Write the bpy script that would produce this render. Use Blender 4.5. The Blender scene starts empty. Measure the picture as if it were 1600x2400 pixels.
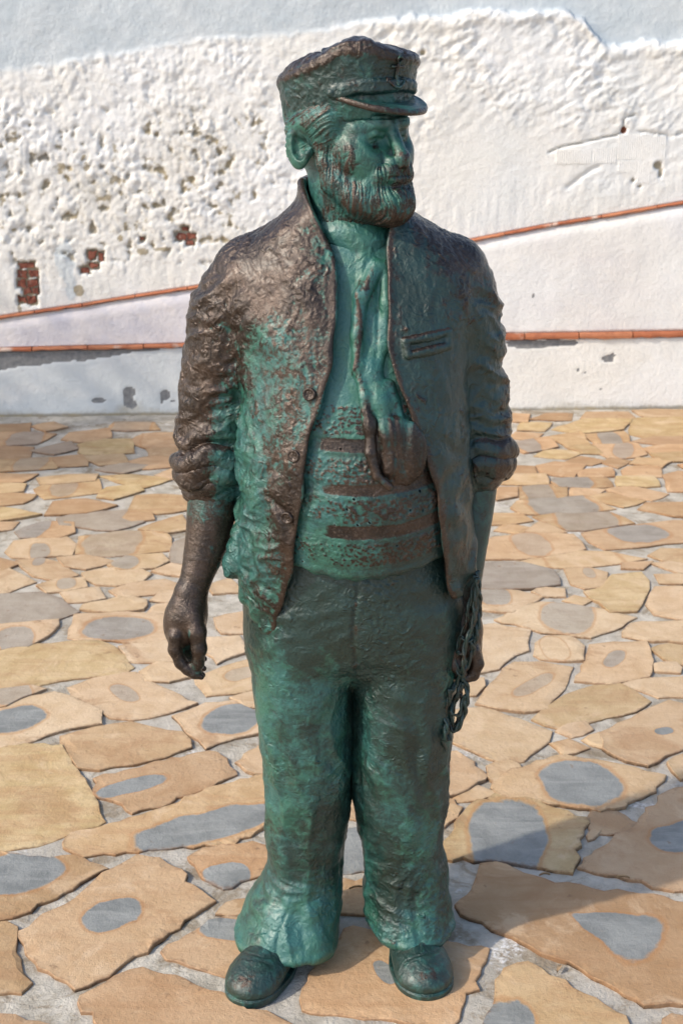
import bpy, math, random
import numpy as np

SC = bpy.context.scene
COL = SC.collection
# ------------------------------------------------------------------ camera, sky, sun, exposure
CAM_PITCH = math.radians(19.0)
CAM_POS = (0.0, -2.4, 1.8)
cam_data = bpy.data.cameras.new('camera')
cam = bpy.data.objects.new('camera', cam_data)
COL.objects.link(cam)
cam.location = CAM_POS
cam.rotation_euler = (math.pi / 2 - CAM_PITCH, 0.0, 0.0)
cam_data.sensor_fit = 'VERTICAL'
cam_data.sensor_height = 36.0
cam_data.lens = 36.0 * 3090.0 / 2400.0
cam_data.clip_end = 500.0
cam_data.dof.use_dof = True
cam_data.dof.focus_distance = 2.35
cam_data.dof.aperture_fstop = 9.0
SC.camera = cam

SUN_EL, SUN_AZ = math.radians(38.0), math.radians(207.0)      # direction towards the sun, angle from +x (front left)
sun_dir = (math.cos(SUN_EL) * math.cos(SUN_AZ), math.cos(SUN_EL) * math.sin(SUN_AZ), math.sin(SUN_EL))
world = bpy.data.worlds.new('World')
SC.world = world
world.use_nodes = True
wn = world.node_tree
wn.nodes.clear()
sky = wn.nodes.new('ShaderNodeTexSky')
sky.sky_type = 'NISHITA'
sky.sun_disc = False
sky.sun_elevation = SUN_EL
sky.sun_rotation = math.pi / 2 - SUN_AZ
sky.air_density = 1.0
sky.dust_density = 2.0
sky.ozone_density = 1.0
bg = wn.nodes.new('ShaderNodeBackground')
bg.inputs['Strength'].default_value = 0.15
wo = wn.nodes.new('ShaderNodeOutputWorld')
wn.links.new(sky.outputs[0], bg.inputs[0])
wn.links.new(bg.outputs[0], wo.inputs[0])
sun_data = bpy.data.lights.new('sun', 'SUN')
sun_data.energy = 2.15
sun_data.angle = math.radians(1.6)
sun_data.color = (1.0, 0.90, 0.76)
sun = bpy.data.objects.new('sun', sun_data)
COL.objects.link(sun)
from mathutils import Vector
sun.rotation_euler = Vector(sun_dir).to_track_quat('Z', 'Y').to_euler()
SC.view_settings.view_transform = 'Standard'
SC.view_settings.look = 'None'
SC.view_settings.exposure = 0.60
SC.view_settings.gamma = 1.0
SC.view_settings.use_curve_mapping = False
SC.cycles.max_bounces = 6
SC.cycles.diffuse_bounces = 4

rng = np.random.RandomState(7)
random.seed(7)

# ------------------------------------------------------------------ helpers: noise
def _hash(ix, iy, iz, seed):
    h = (ix.astype(np.uint32) * np.uint32(374761393)) ^ (iy.astype(np.uint32) * np.uint32(668265263)) ^ \
        (iz.astype(np.uint32) * np.uint32(2246822519)) ^ np.uint32((seed * 3266489917) & 0xffffffff)
    h ^= h >> np.uint32(15); h *= np.uint32(2246822519); h ^= h >> np.uint32(13); h *= np.uint32(3266489917); h ^= h >> np.uint32(16)
    return h

def noise(P, seed=0):
    """gradient noise, about -1..1"""
    P = np.asarray(P, np.float32)
    I = np.floor(P).astype(np.int32)
    Fr = P - I
    U = Fr * Fr * Fr * (Fr * (Fr * 6 - 15) + 10)
    out = np.zeros(len(P), np.float32)
    for dx in (0, 1):
        wx = U[:, 0] if dx else 1 - U[:, 0]
        for dy in (0, 1):
            wy = U[:, 1] if dy else 1 - U[:, 1]
            for dz in (0, 1):
                wz = U[:, 2] if dz else 1 - U[:, 2]
                h = _hash(I[:, 0] + dx, I[:, 1] + dy, I[:, 2] + dz, seed)
                gx = (h & np.uint32(1023)).astype(np.float32) / 511.5 - 1
                gy = ((h >> np.uint32(10)) & np.uint32(1023)).astype(np.float32) / 511.5 - 1
                gz = ((h >> np.uint32(20)) & np.uint32(1023)).astype(np.float32) / 511.5 - 1
                out += wx * wy * wz * (gx * (Fr[:, 0] - dx) + gy * (Fr[:, 1] - dy) + gz * (Fr[:, 2] - dz))
    return out * 1.4

def fbm(P, octv=4, seed=0, gain=0.5, lac=2.03):
    P = np.asarray(P, np.float32)
    a, s, t = 1.0, np.zeros(len(P), np.float32), 0.0
    for o in range(octv):
        s += a * noise(P, seed + o * 17); t += a
        P = P * lac + 11.3; a *= gain
    return s / t

def ridged(P, octv=3, seed=0):
    P = np.asarray(P, np.float32)
    a, s, t = 1.0, np.zeros(len(P), np.float32), 0.0
    for o in range(octv):
        s += a * (1 - 2.2 * np.abs(noise(P, seed + o * 13))); t += a
        P = P * 2.1 + 5.7; a *= 0.5
    return s / t

def cells(P, seed=0):
    """distance to the nearest of one jittered point per cell, and the second nearest"""
    P = np.asarray(P, np.float32)
    I = np.floor(P).astype(np.int32)
    d1 = np.full(len(P), 9.0, np.float32); d2 = d1.copy()
    for dx in (-1, 0, 1):
        for dy in (-1, 0, 1):
            for dz in (-1, 0, 1):
                J = I + np.array((dx, dy, dz), np.int32)
                h = _hash(J[:, 0], J[:, 1], J[:, 2], seed)
                q = np.stack([(h & np.uint32(1023)), (h >> np.uint32(10)) & np.uint32(1023), (h >> np.uint32(20)) & np.uint32(1023)], 1).astype(np.float32) / 1023.0
                d = np.sqrt((((J + q) - P) ** 2).sum(1))
                m = d < d1
                d2 = np.where(m, d1, np.minimum(d2, d)); d1 = np.where(m, d, d1)
    return d1, d2

def smooth(a, b, x):
    t = np.clip((x - a) / (b - a), 0, 1)
    return t * t * (3 - 2 * t)

# ------------------------------------------------------------------ helpers: solid modelling with distance fields
def smin(a, b, k):
    h = np.clip(0.5 + 0.5 * (b - a) / k, 0, 1)
    return b + (a - b) * h - k * h * (1 - h)

def smax(a, b, k):
    return -smin(-a, -b, k)

def ball(P, c, r):
    return np.sqrt(((P - np.array(c, np.float32)) ** 2).sum(1)) - r

def ell(P, c, r, M=None):
    q = P - np.array(c, np.float32)
    if M is not None: q = q @ np.asarray(M, np.float32)
    r = np.array(r, np.float32)
    k0 = np.sqrt(((q / r) ** 2).sum(1)); k1 = np.sqrt(((q / (r * r)) ** 2).sum(1)) + 1e-9
    return k0 * (k0 - 1) / k1

def cap(P, a, b, ra, rb=None):
    if rb is None: rb = ra
    a = np.array(a, np.float32); b = np.array(b, np.float32); ba = b - a
    pa = P - a
    h = np.clip((pa @ ba) / float(ba @ ba), 0, 1)
    return np.sqrt(((pa - h[:, None] * ba) ** 2).sum(1)) - (ra + (rb - ra) * h)

def chain(P, pts, rad, k=0.012):
    d = None
    for i in range(len(pts) - 1):
        e = cap(P, pts[i], pts[i + 1], rad[i], rad[i + 1])
        d = e if d is None else smin(d, e, k)
    return d

def cr(xs, ys, n=160):
    """Catmull-Rom table through (xs increasing, ys)"""
    xs = np.array(xs, float); ys = np.array(ys, float)
    m = np.gradient(ys, xs)
    X = np.linspace(xs[0], xs[-1], n)
    i = np.clip(np.searchsorted(xs, X, side='right') - 1, 0, len(xs) - 2)
    h = xs[i + 1] - xs[i]; t = (X - xs[i]) / h
    Y = (2*t**3-3*t**2+1)*ys[i] + (t**3-2*t**2+t)*h*m[i] + (-2*t**3+3*t**2)*ys[i+1] + (t**3-t**2)*h*m[i+1]
    return X, Y

def loft(P, rows, n=2.3, ends=0.012):
    """rows of (z, cx, cy, ax, ay), z increasing; superelliptic sections"""
    R = np.array(rows, float)
    z = P[:, 2]
    tab = [cr(R[:, 0], R[:, j]) for j in range(1, 5)]
    cx, cy, ax, ay = [np.interp(z, t[0], t[1]).astype(np.float32) for t in tab]
    u = np.abs((P[:, 0] - cx) / ax) + 1e-6; v = np.abs((P[:, 1] - cy) / ay) + 1e-6
    q = (u ** n + v ** n) ** (1.0 / n)
    rr = np.sqrt((P[:, 0] - cx) ** 2 + (P[:, 1] - cy) ** 2) + 1e-6
    d = np.maximum(rr * (1 - 1 / q), -np.minimum(ax, ay))
    return smax(d, np.maximum(z - R[-1, 0], R[0, 0] - z).astype(np.float32), ends)

def mesh_field(f, lo, hi, h, block=8, slack=1.25):
    """surface nets over a block-sparse grid; returns verts (N,3), quads (M,4)"""
    lo = np.array(lo, np.float64); hi = np.array(hi, np.float64)
    nb = np.ceil((hi - lo) / (h * block)).astype(int)
    B = block * h
    g = np.stack(np.meshgrid(*[np.arange(n) for n in nb], indexing='ij'), -1).reshape(-1, 3)
    cen = (lo + (g + 0.5) * B).astype(np.float32)
    dc = f(cen)
    act = np.abs(dc) < B * 0.87 * slack + 0.008
    N = nb * block
    A = np.repeat(np.repeat(np.repeat(np.where(dc < 0, -1, 1).astype(np.float32).reshape(nb), block, 0), block, 1), block, 2)
    off = np.stack(np.meshgrid(*[np.arange(block)] * 3, indexing='ij'), -1).reshape(-1, 3)
    ga = g[act]
    for s in range(0, len(ga), 1500):
        gg = ga[s:s + 1500]
        idx = (gg[:, None, :] * block + off[None]).reshape(-1, 3)
        A[idx[:, 0], idx[:, 1], idx[:, 2]] = f((lo + (idx + 0.5) * h).astype(np.float32))
    S = A < 0
    c = S[:-1, :-1, :-1].astype(np.int8)
    for dx, dy, dz in ((1,0,0),(0,1,0),(0,0,1),(1,1,0),(1,0,1),(0,1,1),(1,1,1)):
        c = c + S[dx:N[0]-1+dx, dy:N[1]-1+dy, dz:N[2]-1+dz]
    cell = np.argwhere((c > 0) & (c < 8))
    idm = np.full((N[0]-1, N[1]-1, N[2]-1), -1, np.int32)
    idm[cell[:, 0], cell[:, 1], cell[:, 2]] = np.arange(len(cell))
    corners = np.array([(i, j, k) for i in (0,1) for j in (0,1) for k in (0,1)])
    V = [A[cell[:,0]+q[0], cell[:,1]+q[1], cell[:,2]+q[2]] for q in corners]
    acc = np.zeros((len(cell), 3)); cnt = np.zeros(len(cell))
    for a in range(8):
        for b in range(a + 1, 8):
            if np.abs(corners[a] - corners[b]).sum() != 1: continue
            m = (V[a] < 0) != (V[b] < 0)
            t = np.where(m, V[a] / np.where(m, V[a] - V[b], 1), 0)
            p = corners[a] + t[:, None] * (corners[b] - corners[a])
            acc += p * m[:, None]; cnt += m
    verts = lo + (cell + acc / cnt[:, None] + 0.5) * h
    quads = []
    for ax in range(3):
        sl0 = [slice(None)] * 3; sl1 = [slice(None)] * 3
        sl0[ax] = slice(0, -1); sl1[ax] = slice(1, None)
        d = S[tuple(sl0)] != S[tuple(sl1)]
        e = np.argwhere(d)
        u, v = (ax + 1) % 3, (ax + 2) % 3
        ok = (e[:, u] > 0) & (e[:, v] > 0) & (e[:, u] < N[u]-1) & (e[:, v] < N[v]-1)
        e = e[ok]
        fl = S[e[:,0], e[:,1], e[:,2]]
        q = []
        for du, dv in ((-1,-1),(0,-1),(0,0),(-1,0)):
            o = e.copy(); o[:, u] += du; o[:, v] += dv
            q.append(idm[o[:,0], o[:,1], o[:,2]])
        q = np.stack(q, 1)
        q[~fl] = q[~fl][:, ::-1]
        quads.append(q)
    Q = np.concatenate(quads)
    Q = Q[(Q >= 0).all(1)]
    verts = verts.astype(np.float32)
    # one Newton step towards the surface, shared by two taps per axis
    e = h * 0.5
    f0 = f(verts)
    G = np.stack([f(verts + np.array(d, np.float32) * e) - f0 for d in ((1,0,0),(0,1,0),(0,0,1))], 1) / e
    g2 = np.maximum((G * G).sum(1), 0.25)
    step = -G * (f0 / g2)[:, None]
    L = np.sqrt((step ** 2).sum(1)); step *= np.minimum(1, 0.6 * h / (L + 1e-9))[:, None]
    return verts + step, Q

def normals(V, Q):
    n = np.cross(V[Q[:, 2]] - V[Q[:, 0]], V[Q[:, 3]] - V[Q[:, 1]])
    N = np.zeros_like(V)
    for j in range(4): 
        for k in range(3): N[:, k] += np.bincount(Q[:, j], n[:, k], len(V)).astype(np.float32)
    return N / (np.sqrt((N ** 2).sum(1)) + 1e-9)[:, None]

# ------------------------------------------------------------------ helpers: objects
def link(name, me, parent=None, mat=None):
    o = bpy.data.objects.new(name, me)
    COL.objects.link(o)
    if parent is not None: o.parent = parent
    if mat is not None: me.materials.append(mat)
    return o

def mesh_np(name, V, Fc, smooth_shade=True, attrs=None):
    """fast mesh from arrays; faces all of one size"""
    V = np.asarray(V, np.float32); Fc = np.asarray(Fc, np.int32)
    k = Fc.shape[1]
    me = bpy.data.meshes.new(name)
    me.vertices.add(len(V)); me.vertices.foreach_set('co', V.ravel())
    me.loops.add(Fc.size); me.loops.foreach_set('vertex_index', Fc.ravel())
    me.polygons.add(len(Fc)); me.polygons.foreach_set('loop_start', np.arange(0, Fc.size, k, dtype=np.int32))
    me.polygons.foreach_set('use_smooth', np.full(len(Fc), smooth_shade, bool))
    me.update(calc_edges=True)
    for n, a in (attrs or {}).items():
        a = np.asarray(a, np.float32)
        if a.ndim == 1:
            at_ = me.attributes.new(n, 'FLOAT', 'POINT'); at_.data.foreach_set('value', a)
        else:
            at_ = me.attributes.new(n, 'FLOAT_VECTOR', 'POINT'); at_.data.foreach_set('vector', a.ravel())
    return me

def mesh_py(name, V, Fc, smooth_shade=False):
    me = bpy.data.meshes.new(name)
    me.from_pydata([tuple(map(float, v)) for v in V], [], [tuple(map(int, q)) for q in Fc])
    me.update()
    if smooth_shade:
        me.polygons.foreach_set('use_smooth', np.full(len(me.polygons), True, bool))
    return me

def tag(o, label=None, cat=None, kind=None, group=None):
    if label: o['label'] = label
    if cat: o['category'] = cat
    if kind: o['kind'] = kind
    if group: o['group'] = group
    return o

def tube(pts, rad, seg=10, twist=0.0):
    """verts, quads of a closed-ended tube through points"""
    pts = np.array(pts, float); n = len(pts)
    rad = np.full(n, rad, float) if np.isscalar(rad) else np.array(rad, float)
    T = np.gradient(pts, axis=0); T /= np.linalg.norm(T, axis=1)[:, None] + 1e-12
    up = np.array((0.31, 0.2, 0.93)); V = []
    for i in range(n):
        a = np.cross(T[i], up); a /= np.linalg.norm(a) + 1e-9; b = np.cross(T[i], a); up = np.cross(a, T[i])
        for j in range(seg):
            t = 2 * math.pi * j / seg + twist * i
            V.append(pts[i] + rad[i] * (math.cos(t) * a + math.sin(t) * b))
    V += [pts[0], pts[-1]]
    Q = []
    for i in range(n - 1):
        for j in range(seg):
            k = (j + 1) % seg
            Q.append((i*seg+j, i*seg+k, (i+1)*seg+k, (i+1)*seg+j))
    for j in range(seg):
        k = (j + 1) % seg
        Q.append((n*seg, k, j)); Q.append((n*seg+1, (n-1)*seg+j, (n-1)*seg+k))
    return V, Q

def resample(pts, n):
    pts = np.array(pts, float)
    d = np.r_[0, np.cumsum(np.linalg.norm(np.diff(pts, axis=0), axis=1))]
    return np.stack([cr(d, pts[:, k], n)[1] for k in range(pts.shape[1])], 1)

# ------------------------------------------------------------------ helpers: node materials
class NT:
    def __init__(s, name):
        s.m = bpy.data.materials.new(name); s.m.use_nodes = True
        s.t = s.m.node_tree; s.b = s.t.nodes['Principled BSDF']; s.out = s.t.nodes['Material Output']
    def n(s, typ, inp=None, **kw):
        x = s.t.nodes.new(typ)
        for k, v in kw.items(): setattr(x, k, v)
        for k, v in (inp or {}).items(): s.set(x.inputs[k], v)
        return x
    def set(s, sock, v):
        if hasattr(v, 'is_linked') or hasattr(v, 'links'): s.t.links.new(v, sock)
        else: sock.default_value = v
    def noise(s, scale, detail=4, rough=0.55, vec=None, dist=0.0, out=0):
        x = s.n('ShaderNodeTexNoise', {'Scale': scale, 'Detail': detail, 'Roughness': rough, 'Distortion': dist})
        s.set(x.inputs['Vector'], vec if vec is not None else s.obj())
        return x.outputs[out]
    def n_ridge(s):
        if not hasattr(s, '_r'):
            x = s.n('ShaderNodeTexNoise', {'Scale': 62.0, 'Detail': 5.0, 'Roughness': 0.55, 'Distortion': 0.9}, noise_type='RIDGED_MULTIFRACTAL', normalize=True)
            s.set(x.inputs['Vector'], s.obj()); s._r = x.outputs[0]
        return s._r
    def obj(s):
        if not hasattr(s, '_o'): s._o = s.t.nodes.new('ShaderNodeTexCoord').outputs['Object']
        return s._o
    def geo(s):
        if not hasattr(s, '_g'): s._g = s.t.nodes.new('ShaderNodeNewGeometry')
        return s._g
    def attr(s, name, typ='GEOMETRY', out='Fac'):
        return s.n('ShaderNodeAttribute', attribute_name=name, attribute_type=typ).outputs[out]
    def math(s, op, a, b=0.0, c=0.0, clamp=False):
        x = s.n('ShaderNodeMath', operation=op, use_clamp=clamp)
        s.set(x.inputs[0], a); s.set(x.inputs[1], b); s.set(x.inputs[2], c)
        return x.outputs[0]
    def ramp(s, v, a, b, lo=0.0, hi=1.0):
        x = s.n('ShaderNodeMapRange', interpolation_type='SMOOTHSTEP')
        s.set(x.inputs[0], v); s.set(x.inputs[1], a); s.set(x.inputs[2], b); s.set(x.inputs[3], lo); s.set(x.inputs[4], hi)
        return x.outputs[0]
    def mix(s, f, a, b, mode='MIX'):
        x = s.n('ShaderNodeMix', data_type='RGBA', blend_type=mode)
        s.set(x.inputs[0], f)
        for i, v in ((6, a), (7, b)):
            if isinstance(v, tuple): v = (*v[:3], 1.0)
            s.set(x.inputs[i], v)
        return x.outputs[2]
    def bump(s, h, strength, dist, normal=None):
        x = s.n('ShaderNodeBump', {'Strength': strength, 'Distance': dist, 'Height': h})
        if normal is not None: s.set(x.inputs['Normal'], normal)
        return x.outputs[0]

# ------------------------------------------------------------------ the bronze
def bronze_material():
    m = NT('patinated_bronze')
    pat = m.attr('pat'); cav = m.attr('cav')
    pale = m.attr('pale')
    n1 = m.noise(48, 7, 0.7, dist=0.6); n2 = m.noise(190, 5, 0.65, dist=0.5); n3 = m.noise(14, 4, 0.6, dist=0.4)
    f = m.math('ADD', pat, m.math('MULTIPLY', m.math('SUBTRACT', n1, 0.5), 1.25))
    f = m.math('ADD', f, m.math('MULTIPLY', m.math('SUBTRACT', n2, 0.5), 0.70))
    f = m.math('SUBTRACT', f, m.math('MULTIPLY', m.math('SUBTRACT', m.n_ridge(), 0.27), m.math('MULTIPLY', m.attr('rough'), 0.9)))
    g = m.ramp(f, 0.30, 0.66)
    brown = m.mix(m.ramp(n3, 0.35, 0.65), (0.026, 0.016, 0.011), (0.060, 0.037, 0.025))
    brown = m.mix(m.ramp(n2, 0.5, 0.75), brown, (0.115, 0.085, 0.066))
    deep = m.mix(m.ramp(n3, 0.38, 0.62), (0.007, 0.026, 0.020), (0.010, 0.038, 0.034))
    teal = m.mix(m.ramp(n3, 0.40, 0.6), (0.028, 0.128, 0.092), (0.029, 0.128, 0.116))
    green = m.mix(m.ramp(m.math('ADD', pale, m.math('MULTIPLY', m.math('SUBTRACT', n1, 0.5), 1.3)), 0.22, 0.72), deep, teal)
    verd = m.ramp(m.math('ADD', cav, m.math('MULTIPLY', n1, 0.7)), 0.85, 1.15)
    green = m.mix(m.math('MULTIPLY', verd, 0.55), green, (0.050, 0.215, 0.150))
    col = m.mix(g, brown, green)
    # rust-brown runs through the green
    st = m.noise(9, 5, 0.7, dist=1.2)
    col = m.mix(m.ramp(st, 0.60, 0.72, 0.0, 0.55), col, (0.034, 0.028, 0.020))
    m.set(m.b.inputs['Base Color'], col)
    m.set(m.b.inputs['Metallic'], m.ramp(g, 0.0, 1.0, 0.55, 0.15))
    ro = m.math('ADD', m.ramp(g, 0.0, 1.0, 0.29, 0.40), m.math('MULTIPLY', m.math('SUBTRACT', n1, 0.5), 0.30))
    m.set(m.b.inputs['Roughness'], ro)
    m.set(m.b.inputs['Specular IOR Level'], 0.7)
    m.set(m.b.inputs['Coat Weight'], 0.20); m.set(m.b.inputs['Coat Roughness'], 0.30)
    rgo = m.n_ridge()
    rough = m.attr('rough')
    h = m.math('ADD', m.math('MULTIPLY', n1, 0.5), m.math('MULTIPLY', n2, 0.25))
    h = m.math('ADD', h, m.math('MULTIPLY', rgo, m.math('ADD', 0.06, m.math('MULTIPLY', rough, 1.15))))
    m.set(m.b.inputs['Normal'], m.bump(h, 0.85, 0.006))
    return m.m
BRONZE = bronze_material()

statue = bpy.data.objects.new('bronze_statue', None)
COL.objects.link(statue)
tag(statue, 'green and brown bronze statue of a bearded fisherman in cap and open jacket', 'statue')

def part(name, V, Q, pat, cav, pale, parent=statue, rough=0.25):
    me = mesh_np(name, V, Q, True, {'pat': pat, 'cav': cav, 'pale': pale, 'rough': np.full(len(V), rough) if np.isscalar(rough) else rough})
    return link(name, me, parent, BRONZE)

f32 = lambda *a: np.array(a, np.float32)
# ---- head frame: a = his left, b = forward, c = up
YAW = math.radians(45)
HC = np.array((0.012, 0.0, 1.66))
HM = np.array(((math.cos(YAW), math.sin(YAW), 0), (math.sin(YAW), -math.cos(YAW), 0), (0, 0, 1)))   # rows: a, b, c axes
HM = HM.astype(np.float32)
def to_head(P): return ((P - HC.astype(np.float32)) @ HM.T).astype(np.float32)
def from_head(q): return np.asarray(q) @ HM + HC

def head_field(L):
    S = lambda f: smin(f(L), f(L), 1e-6)
    La = L.copy(); La[:, 0] = np.abs(La[:, 0])          # the face is symmetric
    d = ell(L, (0, -0.008, 0.02), (0.084, 0.104, 0.108))
    d = smin(d, ell(L, (0, 0.035, -0.055), (0.069, 0.074, 0.082)), 0.03)
    d = smin(d, ell(La, (0.043, 0.062, -0.014), (0.034, 0.033, 0.034)), 0.035)                    # cheek bones
    d = smin(d, ball(La, (0.038, 0.078, -0.034), 0.023), 0.03)
    d = smin(d, chain(La, ((0.0, 0.099, 0.030), (0.028, 0.099, 0.0315), (0.057, 0.074, 0.024)), (0.012, 0.0125, 0.010)), 0.016)
    d = smax(d, -ell(La, (0.036, 0.111, 0.003), (0.022, 0.018, 0.0150)), 0.012)    # sockets
    ec = (0.0350, 0.0800, -0.0010)
    d = smin(d, ball(La, ec, 0.0140), 0.003)                                       # eyeballs under heavy lids
    up_ = La[:, 2] + 0.18 * (La[:, 0] - 0.035)
    d = smin(d, smax(ball(La, ec, 0.0172), (0.0012 - up_).astype(np.float32), 0.0012), 0.002)
    d = smin(d, smax(ball(La, ec, 0.0160), (up_ + 0.0068).astype(np.float32), 0.0012), 0.003)
    d = smin(d, chain(La, ((0.020, 0.098, 0.012), (0.036, 0.0985, 0.0145), (0.054, 0.083, 0.004)), (0.003, 0.0045, 0.0045), 0.003), 0.006)
    d = smin(d, chain(La, ((0.022, 0.094, -0.019), (0.036, 0.092, -0.0215), (0.050, 0.082, -0.017)), (0.0035, 0.004, 0.003), 0.003), 0.006)   # bags
    # nose
    n = cap(L, (0, 0.101, 0.028), (0, 0.1255, -0.020), 0.0090, 0.0115)
    n = smin(n, ball(L, (0, 0.1285, -0.0265), 0.0143), 0.006)
    n = smin(n, ell(La, (0.0155, 0.1145, -0.0305), (0.0090, 0.0125, 0.0090)), 0.004)
    d = smin(d, n, 0.008)
    d = smax(d, -ell(La, (0.008, 0.120, -0.0445), (0.0045, 0.006, 0.005)), 0.003)
    # mouth
    d = smin(d, ell(L, (0, 0.091, -0.066), (0.036, 0.032, 0.030)), 0.015)
    d = smin(d, chain(La, ((0, 0.1215, -0.0600), (0.014, 0.1190, -0.0597), (0.027, 0.107, -0.0590)), (0.0088, 0.0082, 0.006)), 0.005)
    d = smax(d, -chain(La, ((0, 0.1325, -0.0528), (0.018, 0.1275, -0.0530), (0.035, 0.110, -0.0560)), (0.0026, 0.0026, 0.002)), 0.003)
    # moustache
    ms = chain(La, ((0.002, 0.1195, -0.0435), (0.018, 0.1165, -0.0460), (0.036, 0.1025, -0.055), (0.051, 0.083, -0.074)), (0.0085, 0.0098, 0.0100, 0.009), 0.01)
    d = smin(d, ms, 0.008)
    # beard
    be = ell(L, (0, 0.080, -0.097), (0.051, 0.050, 0.042))
    be = smin(be, ell(L, (0, 0.106, -0.103), (0.039, 0.036, 0.036)), 0.015)
    be = smin(be, chain(La, ((0.084, 0.020, 0.000), (0.081, 0.024, -0.034), (0.070, 0.038, -0.064), (0.047, 0.070, -0.092)), (0.007, 0.012, 0.020, 0.030)), 0.025)
    d = smin(d, be, 0.014)
    d = smax(d, -chain(La, ((0.0, 0.135, -0.0715), (0.020, 0.128, -0.0710), (0.032, 0.118, -0.0700)), (0.0055, 0.005, 0.004)), 0.006)
    # hair over the temples and at the back
    hr = chain(La, ((0.070, 0.056, 0.050), (0.078, 0.022, 0.036), (0.077, -0.012, 0.028), (0.066, -0.048, 0.020)), (0.011, 0.022, 0.023, 0.023), 0.03)
    hr = smin(hr, ell(L, (0, -0.040, 0.012), (0.084, 0.056, 0.054)), 0.03)
    hr = smin(hr, chain(La, ((0.074, 0.034, 0.040), (0.079, 0.028, 0.015), (0.081, 0.022, -0.008)), (0.010, 0.007, 0.006)), 0.03)
    d = smin(d, hr, 0.014)
    # ears
    e = ell(La, (0.095, -0.026, -0.010), (0.012, 0.027, 0.038))
    e = smax(e, -ell(La, (0.108, -0.016, -0.006), (0.020, 0.0175, 0.0265)), 0.003)
    e = smin(e, ball(La, (0.093, -0.005, -0.018), 0.007), 0.004)
    e = smin(e, chain(La, ((0.101, -0.022, 0.018), (0.101, -0.040, 0.010), (0.1005, -0.042, -0.012), (0.099, -0.028, -0.034)), (0.0045, 0.0052, 0.0052, 0.0045), 0.003), 0.003)
    e = smax(e, -ball(La, (0.097, -0.005, -0.009), 0.0065), 0.002)
    d = smin(d, e, 0.004)
    return d

# right arm (picture left) and left arm: elbow, forearm, wrist
ARM_R = [(-0.165, 0.02, 1.42), (-0.215, 0.03, 1.25), (-0.240, 0.03, 1.10), (-0.247, 0.005, 0.99), (-0.263, -0.020, 0.90), (-0.283, -0.045, 0.835), (-0.291, -0.052, 0.800)]
RAD_R = [0.06, 0.052, 0.050, 0.0485, 0.0400, 0.0300, 0.0300]
ARM_L = [(0.200, 0.02, 1.42), (0.240, 0.03, 1.25), (0.254, 0.03, 1.10), (0.256, 0.02, 1.00), (0.246, 0.0, 0.90), (0.240, -0.015, 0.80), (0.240, -0.020, 0.765)]
RAD_L = [0.06, 0.052, 0.048, 0.042, 0.037, 0.030, 0.028]

def arm_chain(P, pts, rad):
    R = resample(np.c_[np.array(pts), rad], 22)
    d = None
    for i in range(len(R) - 1):
        e = cap(P, R[i, :3], R[i + 1, :3], R[i, 3], R[i + 1, 3])
        d = e if d is None else np.minimum(d, e)
    return d

def hand_r(P):
    P = P - np.array((-0.008, 0.0, 0.020), np.float32)
    # half-closed hand seen from the thumb side: back of the hand outwards, fingers curled down round a gap
    d = chain(P, ((-0.286, -0.052, 0.800), (-0.290, -0.055, 0.760), (-0.293, -0.056, 0.728)), (0.028, 0.036, 0.036), 0.02)
    d = smin(d, ell(P, (-0.306, -0.050, 0.735), (0.030, 0.040, 0.042)), 0.015)
    d = smin(d, ell(P, (-0.290, -0.040, 0.700), (0.022, 0.034, 0.036)), 0.012)
    fing = []
    for i, (dy, ln) in enumerate(((-0.030, 0.0), (-0.010, -0.006), (0.011, -0.002), (0.030, 0.010))):
        y = -0.060 + dy
        fing.append(chain(P, ((-0.309, y, 0.728), (-0.312, y, 0.700), (-0.301, y, 0.672 + ln), (-0.288, y - 0.004, 0.660 + ln), (-0.276, y - 0.006, 0.652 + ln), (-0.262, y - 0.008, 0.646 + ln)), (0.014, 0.0125, 0.012, 0.011, 0.0095, 0.006), 0.006))
    fg = fing[0]
    for q in fing[1:]: fg = smin(fg, q, 0.007)
    d = smin(d, fg, 0.008)
    th = chain(P, ((-0.278, -0.075, 0.768), (-0.268, -0.092, 0.738), (-0.264, -0.098, 0.705), (-0.268, -0.094, 0.672), (-0.271, -0.090, 0.660)), (0.021, 0.0175, 0.0140, 0.0110, 0.008), 0.008)
    d = smin(d, th, 0.010)
    d = smax(d, -cap(P, (-0.2825, -0.13, 0.716), (-0.2815, -0.13, 0.682), 0.006, 0.0085), 0.004) if False else d
    return d

def hand_l(P):
    # fist holding the net, palm turned towards the thigh
    d = chain(P, ((0.240, -0.020, 0.775), (0.240, -0.022, 0.735), (0.243, -0.024, 0.700)), (0.027, 0.033, 0.034), 0.02)
    fg = None
    for i in range(4):
        y = -0.052 + 0.020 * i
        c_ = chain(P, ((0.258, y, 0.700), (0.266, y, 0.672), (0.258, y, 0.648), (0.240, y, 0.640), (0.226, y, 0.650), (0.224, y, 0.668)), (0.013, 0.0125, 0.012, 0.011, 0.010, 0.009), 0.006)
        fg = c_ if fg is None else smin(fg, c_, 0.004)
    d = smin(d, fg, 0.008)
    d = smin(d, chain(P, ((0.228, -0.042, 0.735), (0.216, -0.062, 0.705), (0.222, -0.070, 0.676), (0.236, -0.070, 0.660)), (0.018, 0.015, 0.0125, 0.009), 0.008), 0.008)
    return d

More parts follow.
